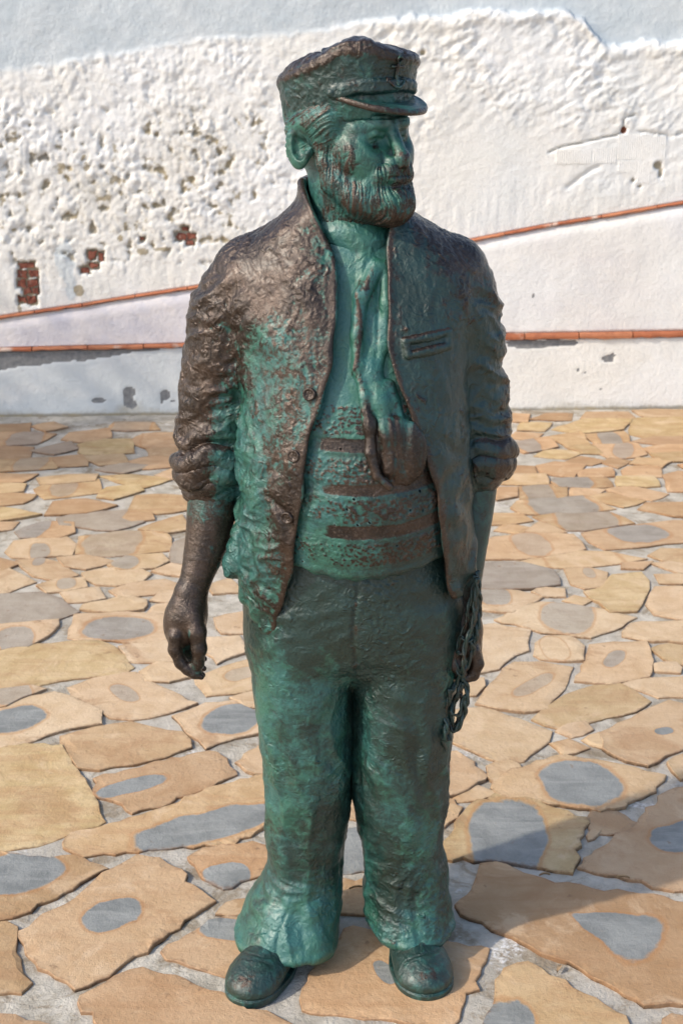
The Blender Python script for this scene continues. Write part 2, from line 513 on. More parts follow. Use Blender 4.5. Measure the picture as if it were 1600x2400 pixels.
def body_field(P):
    d = np.full(len(P), 0.08, np.float32)
    d = chain(P, ((0.03, 0.02, 1.40), (0.03, 0.02, 1.15), (0.02, 0.01, 0.85)), (0.12, 0.12, 0.12), 0.03)      # trunk under the clothes
    d = smin(d, cap(P, (-0.165, 0.02, 1.42), (0.20, 0.02, 1.42), 0.055), 0.03)
    m = P[:, 2] > 1.33
    if m.any():
        Q = P[m]
        e = smin(d[m], cap(Q, (0.014, 0.012, 1.42), (0.014, 0.002, 1.58), 0.074, 0.072), 0.02)
        mm = Q[:, 2] > 1.46
        hd = np.full(len(Q), 0.08, np.float32)
        if mm.any(): hd[mm] = head_field(to_head(Q[mm]))
        d[m] = smin(e, hd, 0.018)
    for A, R, H, sg in ((ARM_R, RAD_R, hand_r, -1), (ARM_L, RAD_L, hand_l, 1)):
        m = (P[:, 0] * sg > 0.08) & (P[:, 2] < 1.55)
        if m.any():
            Q = P[m]
            a = arm_chain(Q, A, R)
            low = Q[:, 2] < 0.90
            if low.any(): a[low] = smin(a[low], H(Q[low]), 0.012)
            d[m] = smin(d[m], a, 0.02)
    return d

V, Q = mesh_field(body_field, (-0.37, -0.17, 0.60), (0.33, 0.20, 1.80), 0.0016)
N = normals(V, Q)
L = to_head(V)
a, b, c = L[:, 0], L[:, 1], L[:, 2]
head = V[:, 2] > 1.50
# strands: beard runs down and forward, hair is combed back over the ear
la = np.abs(a)
w_be = smooth(-0.045, -0.075, c) * smooth(-0.02, 0.02, b)
w_be = np.maximum(w_be, smooth(0.066, 0.076, la) * smooth(0.012, 0.026, b) * smooth(0.01, -0.015, c))
lip = smooth(0.036, 0.026, la) * smooth(0.098, 0.108, b) * smooth(-0.074, -0.068, c) * smooth(-0.048, -0.053, c)
w_be = w_be * (1 - lip) * smooth(-0.19, -0.155, c)
mst = smooth(0.05, 0.042, la) * smooth(-0.032, -0.038, c) * smooth(-0.085, -0.07, c) * smooth(0.088, 0.1, b)
w_be = np.maximum(w_be, mst)
ear = smooth(0.088, 0.094, la) * smooth(-0.052, -0.040, b) * smooth(0.010, 0.0, b) * smooth(-0.054, -0.044, c) * smooth(0.030, 0.016, c)
w_hr = smooth(0.070, 0.080, np.maximum(la, -b)) * smooth(-0.045, -0.02, c) * smooth(0.062, 0.045, b) * (1 - ear) * (1 - w_be)
phi = np.arctan2(a, np.maximum(b + 0.02, 0.01))
ub = np.stack([phi * 31 + 1.5 * noise(L * 28, 3) + 0.6 * noise(L * 70, 4), c * 12 + phi * 3, b * 6], 1)
sb = ridged(ub, 2, 5) * 0.75 + 0.35 * ridged(ub * f32(2.2, 1, 1), 1, 8)
uh = np.stack([(c + 0.55 * np.abs(b - 0.05) - 2.5 * (b - 0.01) ** 2) * 200 + 1.1 * noise(L * 30, 9), b * 7, a * 6], 1)
sh = ridged(uh, 2, 21) * 0.8 + 0.3 * ridged(uh * 1.9, 1, 23)
disp = np.where(head, w_be * sb * 0.0042 + w_hr * sh * 0.0044, 0)
skin = head * (1 - np.clip(w_be + w_hr, 0, 1))
disp += skin * 0.0008 * fbm(V * 90, 3, 31) + (~head) * 0.0009 * fbm(V * 45, 3, 33)
wr = skin * smooth(0.030, 0.045, c) * smooth(0.05, 0.07, b)
disp += wr * 0.0012 * np.sin(c * 900 + 3 * noise(L * 25, 6))
V = V + N * disp[:, None]
strand = w_be * sb + w_hr * sh
big = fbm(V * 14, 3, 40)
pat = np.where(head, 0.80, 0.05) + 0.22 * big * head
pat -= np.clip(strand, -0.5, 1) * 0.50 * head
for (x, y, z), r, s_ in (((-0.060, 0.062, -0.034), 0.018, 0.55), ((-0.036, 0.085, -0.042), 0.016, 0.45), ((0, 0.130, -0.022), 0.021, 0.6), ((0.046, 0.08, -0.02), 0.02, 0.4),
                         ((0, 0.118, -0.062), 0.015, 0.35), ((0.0, 0.11, -0.14), 0.04, 0.6), ((-0.035, 0.1, 0.000), 0.016, 0.35)):
    r2 = ((L - f32(x, y, z)) ** 2).sum(1) / (r * r)
    pat -= s_ * np.exp(-r2) * (0.8 + 0.6 * noise(V * 120, 2)) * head
arm_g = smooth(0.93, 1.0, V[:, 2]) * (V[:, 0] < 0) + (V[:, 0] > 0.1) * 1.7 * smooth(0.76, 0.86, V[:, 2]) * smooth(0.335, 0.315, V[:, 0])
pat = np.where(head, pat, pat + arm_g * (0.45 + 0.3 * big))
pat += (~head) * 0.75 * smooth(0.4, 0.7, noise(V * f32(40, 40, 16), 77)) * (V[:, 0] < 0)
gap = np.exp(-(((V - f32(-0.281, -0.07, 0.695)) / f32(0.016, 0.05, 0.03)) ** 2).sum(1))
pat += gap * 0.7
pale = np.where(head, 0.55 + 0.35 * fbm(V * 22, 3, 50) + 0.25 * w_hr, 0.35)
cav = np.where(head, np.clip(-strand * 0.7, 0, 0.8), 0.0)
body = part('body', V, Q, pat, cav, pale, rough=np.where(head, 0.04, 0.0))

# ------------------------------------------------------------------ clothes of the statue
JT = [(0.70, 0.030, 0.000, 0.205, 0.140), (0.80, 0.030, -0.005, 0.222, 0.158), (0.90, 0.030, -0.012, 0.226, 0.172), (1.00, 0.028, -0.020, 0.218, 0.182), (1.10, 0.026, -0.020, 0.210, 0.184),
      (1.20, 0.026, -0.012, 0.205, 0.176), (1.30, 0.024, -0.002, 0.212, 0.160), (1.38, 0.022, 0.008, 0.228, 0.144), (1.44, 0.020, 0.014, 0.222, 0.126), (1.475, 0.018, 0.016, 0.195, 0.112), (1.505, 0.016, 0.016, 0.158, 0.102),
      (1.532, 0.014, 0.012, 0.118, 0.097), (1.556, 0.014, 0.010, 0.095, 0.093), (1.585, 0.013, 0.010, 0.089, 0.093), (1.63, 0.012, 0.010, 0.087, 0.094)]
EDGE_L = np.array([(0.70, -0.136), (0.771, -0.122), (0.852, -0.106), (0.929, -0.088), (1.005, -0.078), (1.088, -0.068), (1.161, -0.056), (1.232, -0.036), (1.302, -0.014), (1.355, -0.011), (1.438, -0.009), (1.475, -0.012), (1.515, -0.034), (1.545, -0.050), (1.575, -0.062), (1.63, -0.075)])
EDGE_R = np.array([(0.70, 0.228), (0.832, 0.208), (0.852, 0.200), (0.963, 0.183), (1.072, 0.165), (1.145, 0.144), (1.224, 0.112), (1.302, 0.085), (1.401, 0.079), (1.504, 0.082), (1.60, 0.100)])
HEM = np.array([(-0.30, 0.86), (-0.205, 0.862), (-0.190, 0.845), (-0.182, 0.812), (-0.166, 0.805), (-0.146, 0.772), (-0.124, 0.742), (-0.11, 0.760), (0.0, 0.85), (0.19, 0.848), (0.205, 0.836), (0.218, 0.834), (0.24, 0.852), (0.262, 0.90), (0.35, 0.90)])
SL_R = [(-0.158, 0.022, 1.415), (-0.196, 0.026, 1.34), (-0.214, 0.030, 1.25), (-0.232, 0.032, 1.16), (-0.243, 0.030, 1.09), (-0.246, 0.018, 1.035)]
SR_R = [0.078, 0.078, 0.074, 0.069, 0.066, 0.058]
SL_L = [(0.196, 0.022, 1.415), (0.216, 0.026, 1.34), (0.228, 0.030, 1.25), (0.242, 0.032, 1.16), (0.252, 0.030, 1.10), (0.256, 0.022, 1.055)]
SR_L = [0.076, 0.074, 0.070, 0.066, 0.062, 0.054]

def front_edges(z):
    tl, tr = cr(EDGE_L[:, 0], EDGE_L[:, 1]), cr(EDGE_R[:, 0], EDGE_R[:, 1])
    return np.interp(z, *tl).astype(np.float32), np.interp(z, *tr).astype(np.float32)

def jacket_outer(P):
    d = loft(P, JT, 2.25, 0.01)
    for A, R in ((SL_R, SR_R), (SL_L, SR_L)):
        d = smin(d, arm_chain(P, A, R), 0.020)
    return d

def surface_y(f, X, Z, y0=-0.26, y1=0.0):
    ys = np.linspace(y0, y1, 260)
    d = f(np.stack([np.full(260, X), ys, np.full(260, Z)], 1).astype(np.float32))
    i = int(np.argmax(d < 0))
    return float(ys[i])
POCKET = []
for (xa, za), (xb, zb) in (((0.110, 1.331), (0.187, 1.341)), ((0.114, 1.307), (0.187, 1.317)), ((0.110, 1.331), (0.114, 1.307)), ((0.187, 1.341), (0.187, 1.317))):
    POCKET.append([(xa + (xb-xa)*t, surface_y(jacket_outer, xa + (xb-xa)*t, za + (zb-za)*t) - 0.001, za + (zb-za)*t) for t in np.linspace(0, 1, 5)])

def jacket_field(P):
    d = jacket_outer(P)
    z = P[:, 2]
    wob = 0.0022 * np.sin(z * 37) + 0.0012 * np.sin(z * 83 + 1)
    xl, xr = front_edges(z)
    xl = xl + wob; xr = xr + 0.8 * wob
    cut = np.maximum(np.maximum(xl - P[:, 0], P[:, 0] - xr), P[:, 1] - 0.03).astype(np.float32) * 0.9
    # lips along the front edges
    lip = np.minimum(np.abs(P[:, 0] - (xl - 0.004)), np.abs(P[:, 0] - (xr + 0.004))).astype(np.float32)
    d = d - 0.0030 * np.exp(-(lip / 0.008) ** 2) * (P[:, 1] < 0.0)
    d = smax(d, -cut, 0.004)
    # hem
    hem = np.interp(P[:, 0], HEM[:, 0], HEM[:, 1]).astype(np.float32)
    hem = np.where(P[:, 1] > 0.02, np.maximum(hem, 0.84), hem) + 0.004 * np.sin(P[:, 0] * 90)
    arm = np.minimum(np.abs(P[:, 0] + 0.25), np.abs(P[:, 0] - 0.262)) < 0.055
    d = smax(d, ((hem - z) * 0.85).astype(np.float32), 0.006)
    # inner cavity at neck
    d = smax(d, -cap(P, (0.014, 0.004, 1.50), (0.013, -0.004, 1.70), 0.076, 0.080), 0.004)
    # collar top slants down to the front
    d = smax(d, (z - (1.592 + 0.55 * np.minimum(P[:, 1], 0.0) - 0.12 * np.maximum(P[:, 0], 0))).astype(np.float32) * 0.9, 0.006)
    # flap of the side pocket on his right
    d = smin(d, chain(P, ((-0.190, -0.045, 0.945), (-0.201, -0.050, 0.885), (-0.207, -0.052, 0.866)), (0.008, 0.013, 0.010)), 0.02)
    # rolled cuffs
    for c_, ax_, r_, t_ in (((-0.246, 0.016, 1.056), (0.06, 0.25, 1.0), 0.057, 0.0165), ((0.257, 0.021, 1.075), (-0.05, 0.15, 1.0), 0.054, 0.0155)):
        ax_ = f32(*ax_); ax_ /= np.linalg.norm(ax_)
        q = P - f32(*c_); h = q @ ax_
        rad = np.sqrt(np.maximum((q * q).sum(1) - h * h, 1e-9))
        an = np.arctan2(q[:, 1], q[:, 0])
        h = h + 0.010 * np.sin(an * 2 + 1) + 0.005 * np.sin(an * 5)
        t = np.minimum(np.sqrt((rad - r_) ** 2 + (h - 0.012) ** 2) - t_, np.sqrt((rad - r_ + 0.002) ** 2 + (h + 0.014) ** 2) - t_ * 0.85)
        d = smin(d, t.astype(np.float32), 0.010)
        core = np.maximum(rad - r_, np.abs(h) - 0.03).astype(np.float32)
        d = smin(d, core, 0.010)
    # breast pocket welt
    for pts in POCKET: d = smin(d, chain(P, pts, (0.0052,) * len(pts), 0.002), 0.004)
    return d

V, Q = mesh_field(jacket_field, (-0.345, -0.235, 0.70), (0.345, 0.225, 1.64), 0.0026)
N = normals(V, Q)
x, y, z = V[:, 0], V[:, 1], V[:, 2]
xl, xr = front_edges(z)
arm_r = smooth(-0.150, -0.185, x + 0.25 * (z - 1.2) * (z < 1.2)) * smooth(1.46, 1.38, z)
arm_l = smooth(0.195, 0.225, x - 0.02) * smooth(1.46, 1.38, z) * smooth(0.98, 1.05, z)
warp = np.stack([fbm(V * 9, 2, 101), fbm(V * 9, 2, 102), fbm(V * 9, 2, 103)], 1)
W = V + warp * 0.035
folds = ridged(np.stack([W[:, 0] * 11 + z * 7 * np.sign(x), W[:, 1] * 9, W[:, 2] * 17], 1), 2, 110)    # creases across the sleeves
clay = ridged(W * f32(46, 46, 52), 4, 111)
stroke = ridged(np.stack([W[:, 0] * 62, W[:, 1] * 50, W[:, 2] * 20 + W[:, 0] * 14], 1), 3, 116)                 # long dragged tool strokes
dab = fbm(W * 26, 3, 112)
fine = ridged(W * f32(120, 120, 95), 2, 113)
patchj = smooth(-0.25, 0.35, fbm(V * 9, 2, 117))
lipd0 = np.minimum(np.abs(x - xl), np.abs(x - xr))
keep = 1 - 0.85 * np.exp(-(lipd0 / 0.016) ** 2) * (y < 0)
sl = np.maximum(arm_r, arm_l)
belly = smooth(-0.02, -0.08, y)
disp = sl * (0.0125 * folds + 0.0030 * clay * patchj + 0.0012 * stroke + 0.0010 * fine) + (1 - sl) * (0.0045 * fbm(W * f32(11, 11, 4), 3, 114) + patchj * (0.0020 * clay + 0.0008 * fine) + 0.0017 * stroke + 0.0012 * dab)
wl_ = arm_r * np.exp(-((z - 1.12 - 0.3 * (x + 0.24)) / 0.05) ** 2)
disp += 0.005 * wl_ * ridged(W * f32(22, 22, 30), 2, 118)
# long soft hanging folds on the body of the jacket, pulled towards the belly
disp += (1 - sl) * 0.0055 * np.sin((x * 40 + z * 9 + 2.2 * warp[:, 0] * 4)) * smooth(1.25, 1.0, z) * belly
disp += (1 - sl) * 0.004 * ridged(np.stack([x * 9 + z * 6, y * 5, z * 4], 1), 1, 119) * belly
disp *= keep
V = V + N * disp[:, None]
tex = np.clip(clay * 0.35 * (0.3 + patchj) + stroke * 0.35 + fine * 0.3 + folds * 0.40 * sl + 0.25 * dab, -1, 1)
big = fbm(V * f32(7, 7, 5), 3, 120)
top = smooth(0.2, 0.85, N[:, 2])
left = x < 0.03
pat = np.where(left, 0.56, 0.95) + 0.40 * big
pat -= smooth(0.35, 0.85, N[:, 2]) * 0.70
pat -= smooth(1.33, 1.42, z) * (0.30 * left + 0.42 * smooth(0.13, 0.24, x))
pat -= arm_r * smooth(-0.205, -0.27, x) * 0.30
pat += arm_r * smooth(1.28, 1.10, z) * smooth(-0.275, -0.215, x) * 0.75
pat += left * np.exp(-((x + 0.145) / 0.035) ** 2) * smooth(1.36, 1.25, z) * (1 - arm_r) * 0.30
pat += left * np.exp(-((x + 0.205) / 0.03) ** 2) * smooth(1.1, 0.95, z) * 0.5
pat -= left * smooth(1.18, 1.0, z) * np.exp(-((x + 0.125) / 0.04) ** 2) * 0.22
pat -= (~left) * smooth(1.15, 1.0, z) * 0.22 + (~left) * smooth(0.28, 0.31, x) * 0.5
pat += arm_l * smooth(0.29, 0.25, x) * 0.25
lipd = np.minimum(np.abs(x - (xl - 0.002)), np.abs(x - (xr + 0.002)))
onlip = np.exp(-(lipd / 0.006) ** 2) * (y < 0)
pat = pat * (1 - 0.8 * onlip) + 0.06 * onlip
inside = ((x > xl - 0.001) & (x < xr + 0.001) & (y < 0.02))
pat = np.where(inside, 0.9, pat)
pat += np.exp(-((x + 0.03) / 0.03) ** 2) * smooth(1.40, 1.45, z) * 0.3
pat -= tex * 0.62
cav = np.clip(-tex * 1.1, 0, 1)
pale = np.where(left, 0.50, 0.10) + 0.2 * big
pat -= left * smooth(1.20, 1.0, z) * 0.16
jacket = part('jacket', V, Q, pat, cav, pale, rough=np.clip(0.25 + 0.75 * patchj + 0.15 * sl, 0, 1) * (0.4 + 0.6 * keep))

# ---- buttons and buttonholes sit on the jacket
def button_mesh():
    Vb, Fb = [], []
    prof = ((0.0, 0.0035), (0.0075, 0.0033), (0.0085, 0.0050), (0.0105, 0.0050), (0.0118, 0.0030), (0.0118, -0.006))
    seg = 20
    Vb.append((0, 0, prof[0][1]))
    for r, h in prof[1:]:
        for j in range(seg): Vb.append((r * math.cos(2*math.pi*j/seg), r * math.sin(2*math.pi*j/seg), h))
    for j in range(seg): Fb.append((0, 1 + j, 1 + (j + 1) % seg))
    for i in range(len(prof) - 2):
        for j in range(seg):
            k = (j + 1) % seg
            Fb.append((1 + i*seg + j, 1 + (i+1)*seg + j, 1 + (i+1)*seg + k, 1 + i*seg + k))
    for (px, py) in ((0.003, 0.003), (-0.003, 0.003), (-0.003, -0.003), (0.003, -0.003)):     # thread knots
        b0 = len(Vb)
        for dx, dy, dz in ((-1,-1,0), (1,-1,0), (1,1,0), (-1,1,0), (0,0,1)): Vb.append((px + dx*0.0017, py + dy*0.0017, 0.0032 + dz*0.0022))
        Fb += [(b0, b0+1, b0+4), (b0+1, b0+2, b0+4), (b0+2, b0+3, b0+4), (b0+3, b0, b0+4)]
    me = mesh_py('button', Vb, Fb, True)
    for n, v in (('pat', 0.22), ('cav', 0.3), ('pale', 0.5)):
        at_ = me.attributes.new(n, 'FLOAT', 'POINT'); at_.data.foreach_set('value', np.full(len(Vb), v, np.float32))
    me.materials.append(BRONZE)
    return me

def surface_normal(f, p):
    e = 0.004; p = np.array(p, np.float32)
    g = np.array([float(f((p + d)[None])[0] - f((p - d)[None])[0]) for d in np.eye(3, dtype=np.float32) * e])
    return g / np.linalg.norm(g)

bme = button_mesh()
for bx, bz in ((-0.0545, 1.243), (-0.0815, 1.135), (-0.0945, 1.021), (-0.1185, 0.913)):
    by = surface_y(jacket_outer, bx, bz)
    nn = surface_normal(jacket_outer, (bx, by, bz))
    o = link('button', bme, jacket)
    o.location = (bx + nn[0]*0.004, by + nn[1]*0.004, bz + nn[2]*0.004)
    o.rotation_euler = Vector(nn).to_track_quat('Z', 'Y').to_euler()

# ---- striped knitted jersey over a round belly
JS = [(0.80, 0.035, 0.000, 0.165, 0.130), (0.88, 0.035, -0.012, 0.180, 0.160), (0.93, 0.035, -0.018, 0.188, 0.172), (1.00, 0.035, -0.022, 0.190, 0.178), (1.10, 0.034, -0.020, 0.184, 0.176), (1.20, 0.034, -0.010, 0.178, 0.164),
      (1.30, 0.032, 0.000, 0.18, 0.142), (1.40, 0.030, 0.010, 0.17, 0.118), (1.47, 0.026, 0.012, 0.11, 0.096), (1.52, 0.022, 0.010, 0.070, 0.074)]
def hem_z(x): return 0.896 + 1.5 * (x - 0.035) ** 2
def jersey_field(P):
    d = loft(P, JS, 2.2, 0.02)
    return smax(d, (hem_z(P[:, 0]) + 0.003 * np.sin(P[:, 0] * 160) - P[:, 2]).astype(np.float32) * 0.95, 0.010)
V, Q = mesh_field(jersey_field, (-0.19, -0.23, 0.84), (0.26, 0.06, 1.54), 0.0023)
N = normals(V, Q)
x, y, z = V[:, 0], V[:, 1], V[:, 2]
zc = z - 0.9 * (x - 0.035) ** 2 * smooth(1.25, 1.0, z)          # bands sag round the belly
def band(a_, b_, w=0.004): return smooth(a_ - w, a_ + w, zc) * smooth(b_ + w, b_ - w, zc)
knit = band(1.171, 1.222) + band(1.088, 1.131) + band(1.014, 1.060) + band(0.930, 0.976)
plain = band(1.143, 1.166) + band(1.066, 1.086) + band(0.984, 1.009)
d1, d2 = cells(np.stack([x * 145 + 0.3 * noise(V * 60, 4), zc * 175, y * 60], 1), 5)
bumps = 1 - d1
disp = knit * (0.0034 * bumps ** 1.3 * (0.5 + 0.8 * smooth(-0.3, 0.3, noise(V * 30, 133))) + 0.0002) + 0.0009 * fbm(V * 40, 3, 130) - 0.0006 * plain + 0.004 * fbm(V * f32(9, 9, 7), 2, 134)
disp += 0.003 * np.exp(-((zc - 0.912) / 0.009) ** 2)
for q in (1.168, 1.141, 1.086, 1.062, 1.011, 0.981, 0.927): disp += 0.0008 * np.exp(-((zc - q - 0.002 * noise(V * 20, 135)) / 0.003) ** 2)
V = V + N * disp[:, None]
big = fbm(V * f32(9, 9, 14), 3, 131)
pat = 0.82 + 0.15 * big - knit * (bumps - 0.30) * 1.1 - plain * 0.85 * smooth(-0.055, 0.0, x + 0.02 * noise(V * 30, 136)) 
pat -= knit * smooth(-0.03, 0.05, x) * 0.22
pale = 0.55 - smooth(0.0, 0.12, x) * 0.35 + 0.3 * smooth(1.15, 1.22, z) + 0.2 * big
jersey = part('jersey', V, Q, pat, np.clip(knit * (0.5 - bumps) * 1.3, 0, 0.8), pale)

# ---- neckerchief: band round the neck, two folds and a long tail
KER = [(1.22, 0.045, -0.020, 0.045, 0.150), (1.28, 0.040, -0.016, 0.056, 0.142), (1.34, 0.040, -0.010, 0.060, 0.128), (1.40, 0.040, -0.002, 0.060, 0.112), (1.455, 0.038, 0.000, 0.058, 0.092), (1.49, 0.034, 0.0, 0.05, 0.08)]
def kerchief_field(P):
    d = ell(P, (0.015, 0.002, 1.505), (0.078, 0.082, 0.045))
    d = smin(d, ell(P, (0.034, -0.034, 1.488), (0.054, 0.046, 0.026)), 0.02)
    d = smin(d, loft(P, KER, 2.0, 0.01), 0.010)
    # two folds falling from the knot, edges turned out
    d = smin(d, chain(P, ((0.062, -0.085, 1.450), (0.034, -0.116, 1.405), (0.027, -0.136, 1.340), (0.028, -0.152, 1.285), (0.040, -0.172, 1.240), (0.048, -0.188, 1.190)), (0.014, 0.012, 0.010, 0.009, 0.008, 0.008), 0.01), 0.008)
    d = smin(d, chain(P, ((0.078, -0.080, 1.450), (0.079, -0.108, 1.390), (0.072, -0.130, 1.320), (0.062, -0.150, 1.272)), (0.012, 0.011, 0.009, 0.008), 0.012), 0.008)
    d = smax(d, -chain(P, ((0.056, -0.118, 1.405), (0.049, -0.146, 1.34), (0.047, -0.164, 1.285)), (0.005, 0.0115, 0.008)), 0.006)
    # the long tail spreads over the belly
    tl = chain(P, ((0.048, -0.140, 1.28), (0.064, -0.162, 1.23), (0.080, -0.180, 1.175), (0.084, -0.190, 1.115)), (0.020, 0.016, 0.013, 0.010), 0.02)
    tl = smin(tl, chain(P, ((0.078, -0.150, 1.25), (0.105, -0.160, 1.18), (0.128, -0.168, 1.12)), (0.016, 0.013, 0.010), 0.02), 0.012)
    tl = smin(tl, ell(P, (0.098, -0.179, 1.140), (0.050, 0.015, 0.060)), 0.012)
    d = smin(d, tl, 0.010)
    d = smin(d, chain(P, ((0.048, -0.186, 1.195), (0.051, -0.198, 1.145), (0.062, -0.203, 1.105), (0.085, -0.204, 1.084)), (0.0055, 0.006, 0.005, 0.003), 0.004), 0.012)
    d = smax(d, -chain(P, ((0.064, -0.203, 1.175), (0.068, -0.2135, 1.130)), (0.005, 0.006)), 0.01)
    return d
V, Q = mesh_field(kerchief_field, (-0.085, -0.235, 1.04), (0.175, 0.11, 1.56), 0.0024)
N = normals(V, Q)
x, y, z = V[:, 0], V[:, 1], V[:, 2]
fold = ridged(np.stack([x * 42 + 2.5 * noise(V * 6, 141), y * 6, z * (np.where(z > 1.46, 38, 3.0))], 1), 2, 140)
tl_ = smooth(1.26, 1.20, z) * smooth(0.05, 0.03, y)
fold2 = ridged(np.stack([(x - 0.25 * (1.25 - z)) * 46 + noise(V * 9, 145), y * 5, z * 5], 1), 2, 146)
V = V + N * (0.0020 * fold + tl_ * 0.0038 * fold2 + 0.0008 * fbm(V * 50, 3, 142))[:, None]
pat = 0.98 - smooth(0.35, 0.9, fold) * 0.35 + 0.2 * fbm(V * 14, 3, 143)
pat -= smooth(1.24, 1.17, z) * 0.62
fr = np.exp(-((x - np.interp(z, (1.19, 1.235, 1.285, 1.33, 1.4, 1.455), (0.05, 0.042, 0.026, 0.026, 0.03, 0.05))) / 0.010) ** 2) * smooth(1.46, 1.42, z)
pat -= fr * 0.55
pale = 0.75 + 0.3 * fbm(V * 20, 2, 144) - smooth(1.24, 1.15, z) * 0.6
kerchief = part('neckerchief', V, Q, pat, np.clip(-fold * 0.8, 0, 0.7), pale)

# ---- trousers
TRL = [(0.00, -0.117, -0.038, 0.108, 0.126), (0.05, -0.111, -0.033, 0.100, 0.121), (0.10, -0.099, -0.014, 0.089, 0.108), (0.15, -0.083, 0.0, 0.075, 0.090), (0.19, -0.076, 0.002, 0.070, 0.084), (0.27, -0.073, 0.0, 0.077, 0.088), (0.38, -0.069, -0.004, 0.085, 0.098), (0.48, -0.071, -0.006, 0.088, 0.104), (0.60, -0.076, -0.002, 0.096, 0.116), (0.70, -0.080, 0.0, 0.100, 0.124), (0.80, -0.080, 0.0, 0.10, 0.125)]
TRR = [(0.02, 0.156, -0.018, 0.088, 0.110), (0.06, 0.149, -0.012, 0.083, 0.106), (0.11, 0.137, 0.0, 0.081, 0.096), (0.17, 0.132, 0.004, 0.077, 0.088), (0.22, 0.1275, 0.002, 0.0765, 0.088), (0.326, 0.122, -0.002, 0.0905, 0.097), (0.42, 0.120, -0.004, 0.095, 0.104), (0.54, 0.123, -0.002, 0.099, 0.114), (0.66, 0.128, 0.0, 0.101, 0.122), (0.80, 0.125, 0.0, 0.10, 0.125)]
TPV = [(0.620, 0.022, 0.030, 0.170, 0.070), (0.665, 0.023, 0.012, 0.195, 0.108), (0.71, 0.023, 0.0, 0.203, 0.132), (0.76, 0.024, -0.004, 0.205, 0.142), (0.85, 0.026, -0.008, 0.198, 0.146), (0.95, 0.028, -0.008, 0.180, 0.140)]
def trousers_field(P):
    a_ = loft(P, TRL, 2.1, 0.010)
    b_ = loft(P, TRR, 2.1, 0.010)
    d = smin(a_, b_, 0.012)
    d = smin(d, cap(P, (0.020, 0.035, 0.66), (0.020, 0.030, 0.425), 0.045, 0.020), 0.02)
    m = P[:, 2] > 0.54
    if m.any():
        d[m] = smin(d[m], loft(P[m], TPV, 2.4, 0.03), 0.035)
    z = P[:, 2]
    # hems: the cloth breaks over the shoe and drops behind
    cut_l = 0.030 + 0.12 * np.maximum(-0.10 - P[:, 1], 0) - 0.10 * np.clip(P[:, 1] + 0.02, -0.05, 0.10) + 0.004 * np.sin(P[:, 0] * 60)
    cut_r = 0.048 + 0.10 * np.maximum(-0.06 - P[:, 1], 0) - 0.25 * np.clip(P[:, 1] + 0.02, 0, 0.10) + 0.05 * (P[:, 0] - 0.15)
    cut = np.where(P[:, 0] < 0.025, cut_l, cut_r)
    return smax(d, (cut - z).astype(np.float32) * 0.9, 0.006)
V, Q = mesh_field(trousers_field, (-0.225, -0.16, 0.0), (0.255, 0.165, 0.98), 0.0030)
N = normals(V, Q)
x, y, z = V[:, 0], V[:, 1], V[:, 2]
warp = np.stack([fbm(V * 7, 2, 151), fbm(V * 7, 2, 152), fbm(V * 7, 2, 153)], 1)
W = V + warp * 0.04
foldl = fbm(np.stack([W[:, 0] * 16, W[:, 1] * 12, W[:, 2] * 4.0], 1), 3, 155)         # long vertical folds
brk = ridged(np.stack([W[:, 0] * 6 + z * 5, W[:, 1] * 6, W[:, 2] * 15], 1), 2, 156) * (smooth(0.42, 0.16, z) * smooth(0.03, 0.09, z))
clay = ridged(W * f32(44, 44, 50), 4, 157)
fine = ridged(W * f32(115, 115, 90), 2, 158)
dab = fbm(W * 22, 3, 159)
patchy = smooth(-0.15, 0.35, fbm(V * 8, 2, 160))
disp = (0.0105 * foldl + 0.0055 * ridged(np.stack([W[:, 0] * 22 + 0.4 * np.sin(z * 14), W[:, 1] * 10, W[:, 2] * 1.8], 1), 1, 163)) * smooth(0.70, 0.50, z) + 0.0060 * brk + 0.004 * ridged(np.stack([W[:, 0] * 8 + z * 10 * np.sign(x - 0.02), W[:, 1] * 6, W[:, 2] * 9], 1), 2, 162) + (0.3 + patchy) * (0.0022 * clay + 0.0010 * fine) + 0.0014 * dab + 0.0004 * fine
disp -= 0.004 * np.exp(-((x - 0.026 - 0.004 * np.sin(z * 30)) / 0.004) ** 2) * smooth(0.64, 0.70, z) * (y < 0)     # fly seam
disp += 0.004 * np.exp(-((z - 0.060) / 0.006) ** 2) * (x > 0.03) * (y < 0) + 0.0035 * np.exp(-((z - 0.042 - 0.12 * np.maximum(-0.10 - y, 0)) / 0.007) ** 2) * (x < 0.02) * (y < 0)
disp -= 0.0025 * np.exp(-((x + 0.112 + 0.02 * np.sin(z * 25)) / 0.003) ** 2) * smooth(0.20, 0.12, z) * (y < 0)
V = V + N * disp[:, None]
tex = np.clip(clay * 0.5 * patchy + fine * 0.3 + foldl * 0.5, -1, 1)
big = fbm(V * f32(8, 8, 4), 3, 161)
pat = 0.86 + 0.22 * big - tex * 0.20
pat -= np.exp(-((x - 0.026) / 0.006) ** 2) * smooth(0.64, 0.70, z) * (y < 0) * 0.22
pale = 0.36 + 0.9 * big - 0.28 * smooth(0.60, 0.80, z) - 0.12 * (x > 0.03) * smooth(0.35, 0.6, z) + 0.22 * np.exp(-((x + 0.13) / 0.04) ** 2) + 0.25 * smooth(0.2, 0.05, z)
trousers = part('trousers', V, Q, pat, np.clip(-tex * 1.0, 0, 0.9) * 0.8, pale, rough=0.25 + 0.55 * patchy)

